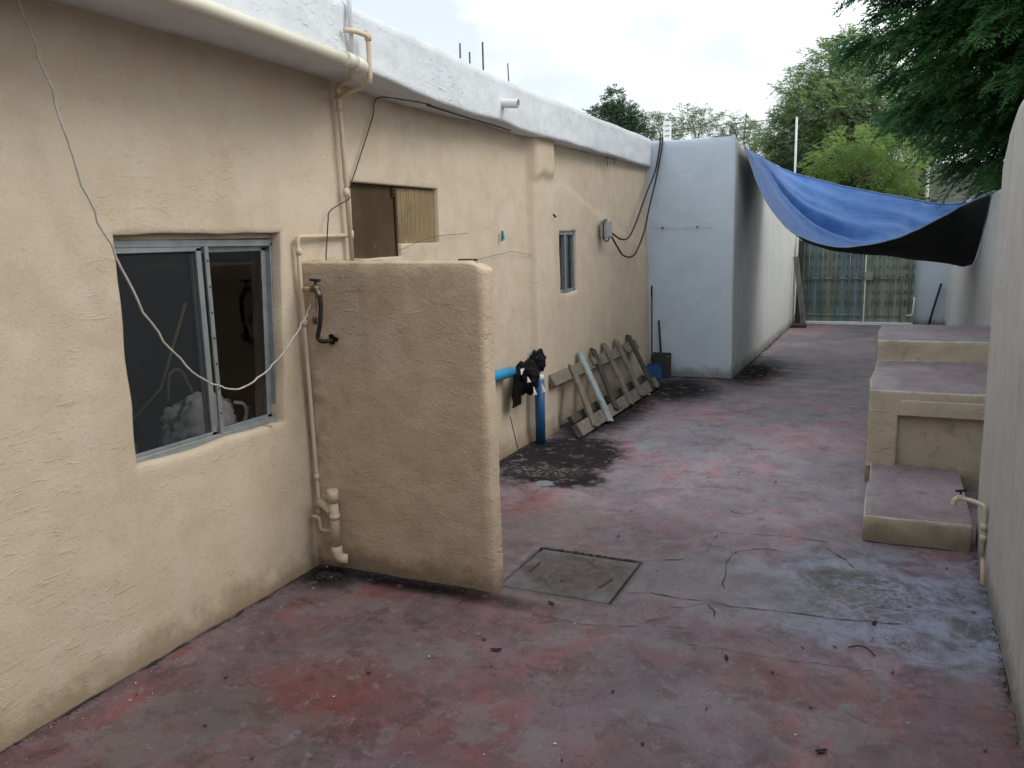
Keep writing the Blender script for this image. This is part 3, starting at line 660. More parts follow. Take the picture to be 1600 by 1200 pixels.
# ================================================================== STEPS on the right
st = thing('step_block', 'cream masonry steps with worn pink tops against the right wall', 'steps', (.3, 7.2, 0))
def slab_mesh(name, mat, x0, x1, y0, y1, z0, z1, jit=.022, r=.014, step=.05):
    """soft-edged hand-made block: front, left and top faces of a rounded box"""
    bm = bmesh.new(); nx, ny, nz = [max(2, int(round(d/step))) for d in (x1-x0, y1-y0, z1-z0)]
    def f(x, y, z):
        v = Vector((x, y, z)); n = jit*mn.noise(v*2.1+Vector((3, 1, 2)))+jit*.4*mn.noise(v*7)
        return (x-(n if x < x0+.05 else 0), y-(n if y < y0+.05 else 0), z+(n*.6 if z > z1-.05 else 0))
    def grid(fn, a, b):
        G = [[bm.verts.new(f(*fn(i/a, j/b))) for j in range(b+1)] for i in range(a+1)]
        for i in range(a):
            for j in range(b): bm.faces.new((G[i][j], G[i+1][j], G[i+1][j+1], G[i][j+1]))
    dx, dy, dz = x1-x0, y1-y0, z1-z0
    grid(lambda s, t: (x0+dx*s, y0, z0+dz*t), nx, nz); grid(lambda s, t: (x0, y1-dy*s, z0+dz*t), ny, nz)
    grid(lambda s, t: (x1, y0+dy*s, z0+dz*t), ny, nz); grid(lambda s, t: (x1-dx*s, y1, z0+dz*t), nx, nz)
    grid(lambda s, t: (x0+dx*s, y0+dy*t, z1), nx, ny)
    bmesh.ops.remove_doubles(bm, verts=bm.verts, dist=.001); bmesh.ops.recalc_face_normals(bm, faces=bm.faces)
    sharp = [e for e in bm.edges if len(e.link_faces) == 2 and e.calc_face_angle(0) > .9]
    bmesh.ops.bevel(bm, geom=sharp, offset=r, segments=3, affect='EDGES', profile=.5)
    for f_ in bm.faces: f_.smooth = True
    me = bpy.data.meshes.new(name); bmesh.ops.translate(bm, verts=bm.verts, vec=-wloc(st)); bm.to_mesh(me); bm.free()
    o = link(name, me, [mat, M['steptop']], st); zl = wloc(st).z
    o.data.polygons.foreach_set('material_index', [1 if (p.normal.z > .8 and p.center.z > z1-.045) else 0 for p in o.data.polygons]); return o
slab_mesh('lower_step', M['stepcream'], -.12, .475, 5.34, 6.63, -.02, .165)
slab_mesh('bench', M['stepcream'], -.15, .872, 6.655, 8.22, -.02, .725)
# recessed front of the bench: pier at the left, proud band above the recess
s = slab_mesh('bench_pier', M['stepcream'], -.152, .055, 6.60, 6.74, .14, .728)
slab_mesh('bench_band', M['stepcream'], .0, .872, 6.60, 6.74, .545, .728)
slab_mesh('bench_lip', M['stepcream'], .07, .87, 6.575, 6.66, .55, .665, .006, .012)
slab_mesh('upper_step', M['steptop'], -.14, .872, 8.20, 9.5, .60, .915)
o = slab_mesh('upper_riser', M['stepcream'], -.145, .872, 8.17, 8.26, .66, .910)

# ================================================================== PIPES AND TAPS on the house
dp = thing('drain_pipe', 'thick ivory roof drain pipe slung under the white roof edge', 'pipe', (-2.65, 3., 2.85))
MB().tube([(-2.50, -1.5, 2.93), (-2.575, 2.2, 2.865), (-2.635, 3.86, 2.825)], .031, 16).build('pipe', M['bigpvc'], dp)
MB().tube(elbowed([(-2.634, 3.80, 2.826), (-2.638, 3.90, 2.822), (-2.72, 3.92, 2.80)], .05), .036, 16).build('elbow', M['bigpvc'], dp)
MB().tube([(-2.62, 3.70, 2.83), (-2.628, 3.775, 2.829)], .035, 16).build('collar', M['bigpvc'], dp)
wp_ = thing('water_pipe', 'thin cream water pipe looping over the roof edge and down the wall', 'pipe', (-3.03, 4.2, 1.8))
MB().tube(elbowed([(-2.66, 3.82, 3.4), (-2.665, 3.83, 2.88)], .03), .013, 8).build('riser', M['whitepvc'], wp_)
MB().tube(elbowed([(-2.67, 3.77, 2.985), (-2.63, 3.80, 2.985), (-2.63, 3.935, 2.985), (-2.63, 3.935, 2.76), (-2.66, 3.95, 2.745), (-3.03, 4.17, 2.735)], .03), .014, 8).build('loop', M['pvc'], wp_)
MB().tube(elbowed([(-2.64, 3.89, 2.80), (-3.03, 4.185, 2.80), (-3.028, 4.195, 2.70), (-3.030, 4.235, 1.77)], .03), .0145, 10).build('downpipe', M['pvc'], wp_)
for (x, y, z, d) in ((-2.63, 3.935, 2.985, (0, 0, 1)), (-3.03, 4.195, 2.69, (0, 0, 1)), (-3.03, 4.21, 2.2, (0, 0, 1)), (-3.03, 4.235, 1.95, (0, 0, 1))):
    d = Vector(d); MB().tube([Vector((x, y, z))-d*.025, Vector((x, y, z))+d*.022], .0185, 10).build('coupling', M['pvc'], wp_)
lp = thing('water_pipe', 'thin cream pipe running down the wall left of the stub wall', 'pipe', (-3.03, 3.78, 1.2))
MB().tube(elbowed([(-3.045, 4.23, 1.945), (-3.042, 3.745, 1.94), (-3.040, 3.775, .36), (-3.02, 3.74, .35)], .03), .0125, 8).build('pipe', M['pvc'], lp)
for z in (1.86, 1.46, .55): MB().tube([(-3.041, 3.747+.018*(1.94-z), z-.02), (-3.041, 3.747+.018*(1.94-z), z+.018)], .0165, 8).build('coupling', M['pvc'], lp)
tap = thing('stop_tap', 'dark brass stop tap above a black hose on the stub wall', 'tap', (-2.95, 3.74, 1.66))
MB().tube([(-3.04, 3.757, 1.655), (-2.95, 3.74, 1.65)], .011, 8).build('feed_pipe', M['pvc'], tap)
MB().tube([(-2.965, 3.74, 1.65), (-2.925, 3.735, 1.648), (-2.905, 3.73, 1.62), (-2.90, 3.73, 1.605)], [.016, .02, .018, .017], 10).ball((-2.93, 3.735, 1.655), .024, 2).build('valve_body', M['brass'], tap)
MB().tube([(-2.93, 3.735, 1.67), (-2.93, 3.735, 1.70)], .007, 6).tube([(-2.965, 3.735, 1.703), (-2.895, 3.735, 1.70)], .008, 6).build('handle', M['black'], tap)
hs = tag(MB().tube(spline([(-2.90, 3.73, 1.61), (-2.895, 3.725, 1.55), (-2.905, 3.722, 1.46), (-2.925, 3.722, 1.39), (-2.91, 3.725, 1.363), (-2.875, 3.74, 1.362), (-2.86, 3.80, 1.365)], 6), .0125, 10).build('hose', M['black']), 'short black rubber hose bending from the tap into the stub wall', 'hose')
s = MB(); 
for k in range(9): s.ball((-2.862+.018*math.cos(k*2.1), 3.772, 1.368+.018*math.sin(k*2.1)), .018, 1, (1, .6, 1), .5)
tag(s.build('hose_seal', M['bag']), 'lump of black tape sealing the hose into the stub wall', 'tape')
s = MB(); s.tube([(-2.935, 3.74, 1.635), (-2.937, 3.738, 1.52)], .002, 5)
pl_ = thing('padlock', 'small brass padlock hanging on a string below the tap', 'padlock', (-2.94, 3.735, 1.50)); s.build('string', M['wiredark'], pl_)
MB().box(-2.962, -2.934, 3.727, 3.741, 1.455, 1.495, .004).build('body', M['brass'], pl_)
MB().tube(spline([(-2.957, 3.734, 1.493), (-2.955, 3.734, 1.515), (-2.945, 3.734, 1.524), (-2.937, 3.734, 1.515), (-2.938, 3.734, 1.493)], 4), .0028, 6).build('shackle', M['alu'], pl_)
# waste pipe stub in the corner
wsx, wsy = -2.885, 3.715
wst = thing('waste_pipe', 'short cream waste pipe with elbow standing in the corner', 'pipe', (wsx, wsy, .3))
MB().tube([(wsx, wsy, .15), (wsx-.004, wsy, .50)], .027, 14).build('pipe', M['pvc'], wst)
MB().tube([(wsx-.004, wsy, .43), (wsx-.004, wsy, .505)], .032, 14).build('collar', M['pvc'], wst)
MB().tube([(wsx-.002, wsy, .33), (wsx-.002, wsy, .36)], .031, 14).build('collar', M['pvc'], wst)
MB().tube(elbowed([(wsx, wsy, .165), (wsx+.002, wsy, .085), (wsx+.05, wsy+.03, .08)], .045), .031, 14).build('elbow', M['pvc'], wst)
MB().tube(elbowed([(-3.03, 3.76, .40), (-2.975, 3.74, .395), (wsx-.02, wsy, .37)], .03), .024, 12).build('branch', M['pvc'], wst)
MB().tube(elbowed([(-3.06, 3.72, .325), (-3.00, 3.72, .325), (-2.995, 3.72, .245), (-2.93, 3.74, .245)], .025), .011, 8).build('bent_tube', M['pvc'], wst)

# cables on the house
CB = [(-3.07+.13, 2.10, 3.05), (-2.95, 2.17, 2.8), (-2.95, 2.26, 2.5), (-2.95, 2.35, 2.15), (-2.95, 2.47, 1.87), (-2.95, 2.61, 1.58), (-2.95, 2.82, 1.33), (-2.95, 2.99, 1.23), (-2.95, 3.14, 1.2), (-2.96, 3.38, 1.28), (-2.98, 3.61, 1.42), (-2.97, 3.72, 1.55), (-2.945, 3.73, 1.64)]
cb = [Vector(p)+Vector((.004*math.sin(i*2.3), .006*math.sin(i*1.7), 0)) for i, p in enumerate(spline(CB, 6))]
tag(MB().tube(cb, .0048, 6).build('cable', M['wire']), 'long pale cable sagging across the big window to the tap', 'cable')
DC = [(-2.86, 4.98, 2.785), (-2.93, 4.8, 2.795), (-3.05, 4.64, 2.80), (-3.05, 4.57, 2.68), (-3.05, 4.47, 2.52), (-3.05, 4.34, 2.32), (-3.045, 4.25, 2.2), (-3.01, 4.21, 2.16), (-3.03, 4.05, 2.09), (-3.03, 4.02, 2.03), (-3.03, 4.0, 1.93), (-3.0, 3.94, 1.83), (-2.97, 3.90, 1.75), (-2.93, 3.75, 1.69)]
tag(MB().tube(spline(DC, 6), .0038, 6).build('cable', M['wiredark']), 'thin dark cable dropping from the roof edge to the tap', 'cable')
tag(MB().tube(spline([(-2.905, 5.0, 2.79), (-2.92, 5.5, 2.782), (-2.93, 6.0, 2.778), (-2.94, 6.4, 2.772)], 6), .006, 6).build('cable', M['wiredark']), 'dark cable tucked along the underside of the white roof edge', 'cable')
tag(MB().tube(spline([(-3.0, 3.97, 1.70), (-2.99, 4.15, 1.78), (-3.0, 4.29, 1.80), (-3.02, 4.61, 1.815), (-3.04, 5.2, 1.92), (-3.05, 5.8, 1.95)], 5), .0018, 5).build('wire', M['wiredark']), 'hair thin wire strung across the wall above the stub wall', 'wire')
tag(MB().tube([(-3.06, 5.85-.0, 1.735), (-3.05, 6.6, 1.79), (-3.05, 7.4, 1.71)], .0016, 5).build('wire', M['wiredark']), 'hair thin wire crossing the wall beside the buttress', 'wire')
tag(MB().bar((-2.085, 3.85, 1.797), (-1.985, 3.87, 1.795), (0, 0, 1), .022, .012, .002).build('wood_scrap', M['wooddark']), 'small dark wood scrap lying on top of the stub wall', 'scrap')
pg = MB(); pg.bar((-3.052, 6.42, 1.88), (-3.050, 6.425, 1.965), (0, 1, 0), .016, .02, .003); pg.bar((-3.035, 6.422, 1.90), (-3.048, 6.427, 1.965), (0, 1, 0), .012, .018, .002)
tag(pg.build('clothes_peg', M['teal']), 'turquoise clothes peg hanging on the cream wall', 'peg')
tag(MB().tube([(-3.06, 7.50, 2.15), (-2.995, 7.52, 2.09)], .011, 6).build('wall_hook', M['iron']), 'short rusty iron stub sticking out of the far cream wall', 'hook')
s = MB(); s.tube(elbowed([(-2.97, 9.25, 2.765), (-2.97, 9.25, 2.70)], .01), .006, 5).tube([(-2.99, 9.0, 2.758), (-2.98, 9.33, 2.755)], .006, 5).tube([(-2.985, 9.05, 2.758), (-2.985, 9.05, 2.66)], .004, 5)
tag(s.build('ceiling_hook', M['black']), 'bent black wire hooks under the far roof edge', 'hook')
nl = thing('strung_wire', 'faint wire strung between two nails on the pale blue block', 'wire', (-2.6, 10.98, 2.0))
for (x_, z_) in ((-2.86, 1.985), (-2.40, 1.985)): MB().tube([(x_, 11.0, z_), (x_, 10.955, z_+.004)], .010, 6).build('nail', M['iron'], nl)
MB().tube(spline([(-3.0, 10.975, 1.99), (-2.86, 10.965, 1.985), (-2.63, 10.965, 1.97), (-2.40, 10.965, 1.985), (-2.2, 10.975, 1.975)], 4), .0025, 5).build('wire', M['galv'], nl)
# meter box
mt = thing('meter_box', 'small grey metal junction box on the far cream wall with two black cables', 'junction box', (-3.03, 8.98, 1.97))
MB().box(-3.035, -2.945, 8.93, 9.09, 1.875, 2.07, .012).build('box', M['galv'], mt)
MB().box(-2.948, -2.938, 8.945, 9.075, 1.89, 2.055, .004).build('cover', M['galv'], mt)
MB().tube(spline([(-2.96, 8.945, 2.08), (-2.97, 8.87, 2.06), (-2.97, 8.85, 1.95), (-2.97, 8.87, 1.87), (-2.96, 8.95, 1.84), (-2.95, 9.0, 1.87)], 5), .008, 6).build('loop', M['black'], mt)
tag(MB().tube(spline([(-2.95, 9.09, 1.93), (-2.94, 9.4, 1.86), (-2.95, 9.75, 1.88), (-2.97, 10.15, 2.08), (-2.96, 10.55, 2.42), (-2.94, 10.90, 2.72), (-2.90, 10.95, 3.0), (-2.9, 11.0, 3.15)], 6), .011, 7).build('cable', M['black']), 'upper black cable climbing from the junction box to the roof', 'cable')
tag(MB().tube(spline([(-2.95, 9.09, 1.89), (-2.95, 9.3, 1.77), (-2.95, 9.55, 1.665), (-2.95, 9.98, 1.665), (-2.95, 10.4, 1.93), (-2.94, 10.62, 2.25), (-2.92, 10.9, 2.66), (-2.87, 10.95, 3.0), (-2.87, 11.0, 3.15)], 6), .011, 7).build('cable', M['black']), 'lower black cable sagging in a deep loop before the pale blue block', 'cable')

# ================================================================== BLUE PIPE, BAG, PALLET, BROOM
bp = thing('blue_pipe', 'upright blue plastic pipe standing by the cream wall', 'pipe', (-3.0, 7.13, 0))
MB().tube([(-2.965, 6.96, -.01), (-2.965, 6.96, .61)], .046, 18).build('pipe', M['bluepipe'], bp)
MB().tube([(-2.965, 6.96, .60), (-2.965, 6.96, .655)], .040, 16).build('spigot', M['tape'], bp)
tag(MB().tube([(-3.02, 5.4, .79), (-2.995, 6.42, .765)], .045, 18).build('blue_pipe', M['bluepipe2']), 'bright blue pipe end running along the wall to the black bag', 'pipe')
bgm = thing('black_bag', 'torn black plastic bag wrapped round the joint of the blue pipes', 'plastic bag', (-2.98, 6.7, .6))
def crumple(c, r, sc, seed, sub=4, amp=.35):
    bm = bmesh.new(); bmesh.ops.create_icosphere(bm, subdivisions=sub, radius=1)
    for v in bm.verts:
        n = mn.noise(v.co*1.8+Vector((seed, 0, 0)))*amp + amp*.8*abs(mn.noise(v.co*4.2+Vector((0, seed, 0)))) - amp*.25
        v.co = Vector(c) + Vector((v.co.x*sc[0], v.co.y*sc[1], v.co.z*sc[2]))*r*(1+n)
    return bm
def fromb(bm, name, mat, parent, smooth=False):
    me = bpy.data.meshes.new(name); bmesh.ops.translate(bm, verts=bm.verts, vec=-wloc(parent)); bm.to_mesh(me); bm.free(); return link(name, me, mat, parent, smooth)
fromb(crumple((-2.975, 6.70, .67), .15, (.6, 1.15, 1.0), 3.3), 'wrap', M['bag'], bgm)
fromb(crumple((-3.0, 7.02, .765), .115, (.6, .95, .95), 8.1), 'tuft', M['bag'], bgm)
fl = bmesh.new(); bmesh.ops.create_grid(fl, x_segments=8, y_segments=16, size=1)
for v in fl.verts: u, t = v.co.x, (v.co.y+1)/2; v.co = Vector((-2.955+.02*mn.noise(Vector((u*2, t*3, 1)))-.02*(1-t), 6.47+.085*u+.01*mn.noise(Vector((t*4, 0, 0))), .45+.30*t))
o = fromb(fl, 'flap', M['bag'], bgm); md = o.modifiers.new('thickness', 'SOLIDIFY'); md.thickness = .012
for (y, z, dy, dz) in ((6.53, .68, .03, -.05), (6.66, .555, .035, -.075), (6.86, .545, .04, -.075), (6.41, .77, .02, .05)):
    tp = bmesh.new(); bmesh.ops.create_grid(tp, x_segments=3, y_segments=4, size=1)
    for v in tp.verts: v.co = Vector((-2.89+.008*v.co.x*v.co.y, y+dy*(.5*v.co.y)+.022*v.co.x, z+dz*.5*v.co.y))
    o = fromb(tp, 'torn_label', M['tape'], bgm); o.modifiers.new('thickness', 'SOLIDIFY').thickness = .004
tag(MB().tube(spline([(-2.955, 6.28, .40), (-2.94, 6.33, .22), (-2.93, 6.39, .05), (-2.93, 6.40, .005)], 5), .004, 5).build('wire', M['iron']), 'thin wire dangling below the black bag to the floor', 'wire')
pal = thing('wooden_pallet', 'weathered wooden pallet frame leaning on the cream wall', 'pallet', (-2.8, 8.7, 0))
# two rails along the wall, six slats across, leaning
def palpt(y, t):  # t=0 floor edge, t=1 wall edge
    yb, = (y,); return Vector((-2.655-.34*t - (.0), y, .055+.545*t))
nrm = Vector((.545, 0, .34)).normalized()
rail = lambda t, ya, yb, m, off, h=.125, d=.06, dz=0: MB().bar(palpt(ya, t)-nrm*off+Vector((0, 0, dz)), palpt(yb, t)-nrm*off+Vector((0, 0, dz*.3)), nrm, h, d, .005).build('rail', m, pal)
rail(.90, 7.28, 10.15, M['wood'], .03); rail(.06, 7.24, 10.05, M['wood'], .03, .135, .07); rail(.25, 7.35, 9.9, M['wooddark'], .085, .08, .05)
for (yt, yb, m, wd, t0, t1) in ((7.84, 7.56, 'wood', .105, -.02, 1.0), (8.22, 7.98, 'bluewood', .11, -.09, 1.14), (8.62, 8.30, 'wooddark', .10, .02, 1.12), (9.02, 8.78, 'wood', .10, -.05, 1.14), (9.45, 9.22, 'wood', .11, -.02, 1.12), (9.95, 9.75, 'wooddark', .11, -.02, 1.12)):
    a = palpt(yb, t0)+nrm*.014; b = palpt(yt, t1)+nrm*.014
    MB().bar(a, b, nrm, wd, .030, .005).build('slat', M[m], pal)
for (y, t) in ((8.45, .08), (8.46, .92), (9.3, .08), (9.6, .9)): MB().bar(palpt(y-.05, t)+nrm*.0, palpt(y+.05, t)+nrm*.0, nrm, .085, .05, .004).build('block', M['wood'], pal)
br = thing('broom', 'broom with blue bristles standing by the pale blue wall', 'broom', (-2.93, 10.75, 0))
MB().tube([(-2.945, 10.78, .17), (-2.955, 10.80, 1.10)], .011, 8).build('handle', M['wiredark'], br)
MB().tube([(-2.955, 10.80, 1.09), (-2.956, 10.80, 1.235)], .0135, 8).build('grip', M['black'], br)
MB().hexa([(-3.06, 10.66, .01), (-2.78, 10.66, .01), (-2.78, 10.76, .01), (-3.06, 10.76, .01)], [(-3.02, 10.72, .17), (-2.82, 10.72, .17), (-2.82, 10.79, .17), (-3.02, 10.79, .17)], .012).build('bristles', M['broomblue'], br)
MB().box(-3.0, -2.84, 10.735, 10.785, .165, .195, .01).build('brush_block', M['broomblue'], br)
du = thing('dustpan', 'black long handled dustpan leaning on the pale blue wall', 'dustpan', (-2.82, 10.88, 0))
MB().tube([(-2.86, 10.93, .30), (-2.90, 10.965, .76)], .014, 8).build('handle', M['pan'], du)
s = MB(); s.hexa([(-2.99, 10.83, .01), (-2.70, 10.83, .01), (-2.70, 10.87, .01), (-2.99, 10.87, .01)], [(-2.965, 10.91, .33), (-2.715, 10.91, .33), (-2.715, 10.935, .33), (-2.965, 10.935, .33)], .012); s.build('pan', M['pan'], du)
MB().box(-2.985, -2.70, 10.79, 10.84, .005, .02, .004).build('lip', M['pan'], du)
s = MB(); s.tube([(-2.76, 10.898, .27), (-2.76, 10.905, .274)], .018, 12); s.build('badge', M['galv'], du)

# ================================================================== THINGS BEHIND THE WINDOW
ct = thing('counter', 'dim counter shelf inside the room behind the big window', 'counter', (-3.6, 3.1, .7))
MB().box(-3.85, -3.30, 2.2, 4.3, .72, .765, .006).build('top', M['room'], ct)
for yy in (2.3, 4.2): MB().box(-3.8, -3.4, yy-.05, yy+.05, 0, .72).build('support', M['room'], ct)
sk = thing('white_sack', 'crumpled white sack lying behind the big window panes', 'sack', (-3.46, 3.36, .77))
fromb(crumple((-3.47, 3.34, .935), .20, (.62, 1.25, .85), 5.2, 5, .27), 'sack_body', M['bagwhite'], sk, True)
MB().tube(spline([(-3.37, 3.50, 1.03), (-3.345, 3.55, 1.01), (-3.34, 3.56, .95), (-3.35, 3.52, .88)], 5), .010, 8).build('strap', M['bagwhite'], sk)
bo = thing('bottle', 'small blue labelled bottle standing beside the white sack', 'bottle', (-3.42, 3.67, .765))
MB().tube([(-3.42, 3.67, .765), (-3.42, 3.67, .775), (-3.42, 3.67, .88), (-3.42, 3.67, .91), (-3.42, 3.67, .93), (-3.42, 3.67, .955)], [.028, .032, .032, .022, .012, .012], 14).build('bottle_body', M['bottle'], bo)
MB().tube([(-3.42, 3.67, .80), (-3.42, 3.67, .865)], .0335, 14, False).build('label', M['label'], bo)
MB().tube([(-3.42, 3.67, .95), (-3.42, 3.67, .972)], .014, 10).build('cap', M['tape'], bo)
tl = thing('hand_brush', 'faded yellow brush with looped handle leaning behind the insect screen', 'brush', (-3.5, 3.1, .77))
MB().tube([(-3.55, 2.84, .95), (-3.5, 3.12, 1.17), (-3.52, 3.36, 1.60)], .008, 8).build('stick', M['straw'], tl)
MB().tube(spline([(-3.48, 3.14, 1.10), (-3.48, 3.16, 1.22), (-3.48, 3.20, 1.255), (-3.48, 3.25, 1.24), (-3.48, 3.29, 1.16), (-3.48, 3.33, 1.07)], 5), [.009]*26, 8).build('loop_handle', M['straw'], tl)
fromb(crumple((-3.52, 2.86, .86), .11, (.6, .8, 1.0), 2.2, 3, .3), 'brush_head', M['straw'], tl, True)

# ================================================================== RIGHT-HAND TAP
rtp = thing('garden_tap', 'cream garden tap on a thin pipe at the foot of the right wall', 'tap', (.5, 4.95, .4))
MB().tube(elbowed([(.50, 4.86, -.01), (.50, 4.95, .115), (.505, 4.96, .22)], .03), .0145, 8).build('lower_pipe', M['pvc'], rtp)
MB().tube(elbowed([(.49, 4.94, .13), (.492, 4.93, .29), (.49, 4.93, .415), (.44, 4.97, .425), (.395, 5.0, .425)], .02), .0125, 8).build('pipe', M['paleiron'], rtp)
for z in (.235, .30): MB().tube([(.492, 4.932, z-.018), (.492, 4.932, z+.018)], .018, 8).build('coupling', M['paleiron'], rtp)
MB().tube(spline([(.40, 4.998, .425), (.37, 5.01, .425), (.35, 5.02, .405), (.345, 5.02, .38)], 4), [.013]*6+[.016]*7, 10).ball((.375, 5.008, .43), .019, 2).build('spout', M['paleiron'], rtp)
MB().tube([(.375, 5.008, .44), (.375, 5.008, .465)], .006, 6).tube([(.35, 4.995, .468), (.40, 5.02, .468)], .008, 6).build('handle', M['black'], rtp)

# ================================================================== GATE
gt = thing('metal_gate', 'grey green sheet metal double gate with vertical bars and scrolls', 'gate', (-.8, 18.2, 0))
def arc_mesh():
    s = MB(); pts = []
    for k in range(11): a = -2.5+k/10*4.3; pts.append((.036*math.cos(a)*(1-.04*k), 0, .036*math.sin(a)*(1-.03*k)))
    s.tube(pts, .008, 5); me = bpy.data.meshes.new('scroll'); s.bm.to_mesh(me); s.bm.free(); me.materials.append(simple('dark_scroll_paint', (.10, .115, .10), .6)); return me
ARC = arc_mesh()
def leaf(y, x0, x1, xs, mats, name, ztop=1.80):
    s = MB()
    for x in (x0+.02, x1-.02): s.bar((x, y, .04), (x, y, ztop), (0, 1, 0), .045, .045, .003)
    for z in (.19, .93, 1.69, ztop-.02): s.bar((x0, y-.004, z), (x1, y-.004, z), (0, 1, 0), .038, .034, .003)
    lf = s.build(name, M['gateframe'], gt)
    for x in xs: MB().tube([(x, y-.03, .05), (x, y-.03, ztop)], .0085, 6).build('bar', M['gateframe'], lf)
    e = [x0]+list(xs)+[x1]
    for a, b, m in zip(e[:-1], e[1:], mats):
        for h in (0, 1):
            aa = a+(b-a)*h/2; bb = a+(b-a)*(h+1)/2
            if bb-aa < .03: continue
            MB().box(aa+.004, bb-.004, y+.012+.006*h, y+.020+.006*h, .05, ztop-.01).build('panel', M[m], lf)
    base = wloc(lf)
    for x in xs:
        for z, fl_ in ((1.42, 1), (1.36, -1), (1.16, 1), (.98, 1), (.87, -1), (.66, 1), (.48, 1), (.42, -1)):
            for sg in (-1, 1):
                o = bpy.data.objects.new('scroll', ARC); COL.objects.link(o); o.parent = lf
                o.location = Vector((x+sg*.042, y-.034, z))-base; o.scale = (sg, 1, fl_)
    return lf
leaf(18.20, -1.80, -.585, (-1.66, -1.40, -1.14, -.88, -.64), ('gp_blue', 'gp_blue', 'gp_yellow', 'gp_blue', 'gp_violet', 'gp_violet'), 'gate_leaf')
leaf(18.20, -.575, .13, (-.38, -.13, .08), ('gp_green',)*4, 'gate_leaf')
leaf(18.22, .14, .31, (.23,), ('gp_green',)*2, 'side_panel')
MB().box(-.60, -.44, 18.10, 18.17, .90, 1.06, .006).build('lock_box', M['gateframe'], gt)
MB().bar((-.585, 18.14, .05), (-.585, 18.14, 1.8), (0, 1, 0), .022, .012).build('cover_strip', M['whitepaint'], gt)
MB().box(-1.90, .31, 18.10, 18.30, -.01, .045, .004).build('white_foot_strip', M['whitepaint'], gt)  # white pieces along the foot and lower corners of the gate
MB().box(-1.93, -1.86, 18.12, 18.26, .045, .20, .004).build('white_corner_block', M['whitepaint'], gt)
MB().tube(elbowed([(.20, 18.1, .20), (.29, 18.1, .205), (.305, 18.1, .25), (.32, 18.1, .56)], .03), .014, 6).build('white_bent_rod', M['whitepaint'], gt)
MB().bar((-1.845, 18.16, .0), (-1.845, 18.16, 1.85), (0, 1, 0), .07, .07).build('gate_post', M['gateframe'], gt)
tag(MB().bar((-1.865, 17.55, 1.40), (-1.66, 17.42, .03), (0, 1, 0), .095, .04, .004).build('plank', M['plank']), 'grey plank leaning askew against the passage wall before the gate', 'plank')
tag(MB().bar((-1.83, 17.92, 0.0), (-1.80, 17.95, 1.70), (0, 1, 0), .11, .07, .004).build('plank', M['wooddark']), 'dark upright plank standing beside the left edge of the gate', 'plank')
tag(MB().box(-1.88, -1.60, 17.25, 17.5, -.01, .07, .01).build('wood_block', M['wooddark']), 'dark flat block on the floor at the foot of the planks', 'block')
tag(MB().tube(elbowed([(.78, 18.22, .82), (.66, 18.2, .30), (.60, 18.15, .0)], .06), .022, 8).build('metal_rod', M['black']), 'bent black rod leaning on the white wall right of the gate', 'rod')

# ================================================================== TARP
SEC = [((-1.86, 11.15, 2.99), (-1.87, 11.7, 2.97), (-1.88, 12.3, 2.98)), ((-1.78, 11.2, 2.77), (-1.72, 12.2, 2.72), (-1.75, 13.2, 2.88)), ((-1.63, 11.2, 2.40), (-1.5, 12.2, 2.36), (-1.6, 13.5, 2.81)),
       ((-1.43, 11.2, 2.09), (-1.25, 12.2, 2.05), (-1.35, 13.5, 2.71)), ((-1.17, 11.2, 1.84), (-1.0, 12.2, 1.84), (-1.0, 13.5, 2.60)), ((-.69, 11.2, 1.70), (-.65, 12.2, 1.68), (-.62, 13.5, 2.48)),
       ((-.18, 11.2, 1.74), (-.1, 12.2, 1.57), (-.1, 13.5, 2.36)), ((.16, 11.2, 1.87), (.25, 12.2, 1.46), (.3, 13.5, 2.26)), ((.49, 11.2, 2.05), (.55, 12.2, 1.40), (.6, 13.5, 2.21)),
       ((.65, 11.1, 2.15), (.72, 12.25, 1.37), (.74, 13.5, 2.22)), ((.868, 10.45, 2.25), (.862, 12.4, 1.35), (.862, 13.4, 2.23))]
NS, NTT = 160, 60
A3 = [spline([s[k] for s in SEC], 16) for k in range(3)]; NS = len(A3[0])
V, F = [], []
for i in range(NS):
    s_ = i/(NS-1); f0, m0, b0 = A3[0][i], A3[1][i], A3[2][i]; c0 = m0*2-(f0+b0)/2
    # scale the curve so it passes through the belly point at t=.45
    for j in range(NTT+1):
        t = j/NTT; p = f0*(1-t)**2+c0*2*t*(1-t)*.92+b0*t*t + (f0+b0)*.5*2*t*(1-t)*.08
        gl = math.exp(-s_/.22); gr = math.exp(-(1-s_)/.16); edge = min(1, 8*t*(1-t)+.25)
        w_ = .030*gl*math.sin(t*26+3*mn.noise(Vector((t*3, s_*2, 0))))*edge + .018*gr*math.sin((t+.1*s_)*38) + .022*math.sin(t*48+s_*5)*math.exp(-((t-.88)/.10)**2)
        w_ += .020*mn.noise(Vector((s_*9, t*5, 3))) + .008*mn.noise(Vector((s_*30, t*12, 3)))
        fd = min(1, s_/.06)*(1-min(1, max(0, (s_-.42)/.18))); tv = .48+.12*s_
        w_ += fd*(-.22*math.exp(-((t-tv-.10)/.045)**2) + .05*math.exp(-((t-tv-.02)/.04)**2) + .05*math.exp(-((t-tv-.19)/.04)**2) - .05*math.exp(-((t-tv-.25)/.03)**2))
        w_ += .075*gr*math.sin((t+.16*s_)*44+2*s_)*edge*max(0, min(1, (t-.3)/.2))
        w_ *= min(1, s_*14)*min(1, (1-s_)*14)
        V.append((p.x+.25*w_, p.y-.5*w_, p.z+w_*.8))
for i in range(NS-1):
    for j in range(NTT):
        a = i*(NTT+1)+j; F.append((a, a+NTT+1, a+NTT+2, a+1))
tp = thing('tarpaulin', 'blue tarpaulin with black underside slung across the passage', 'tarpaulin', (-.5, 12.2, 2.3))
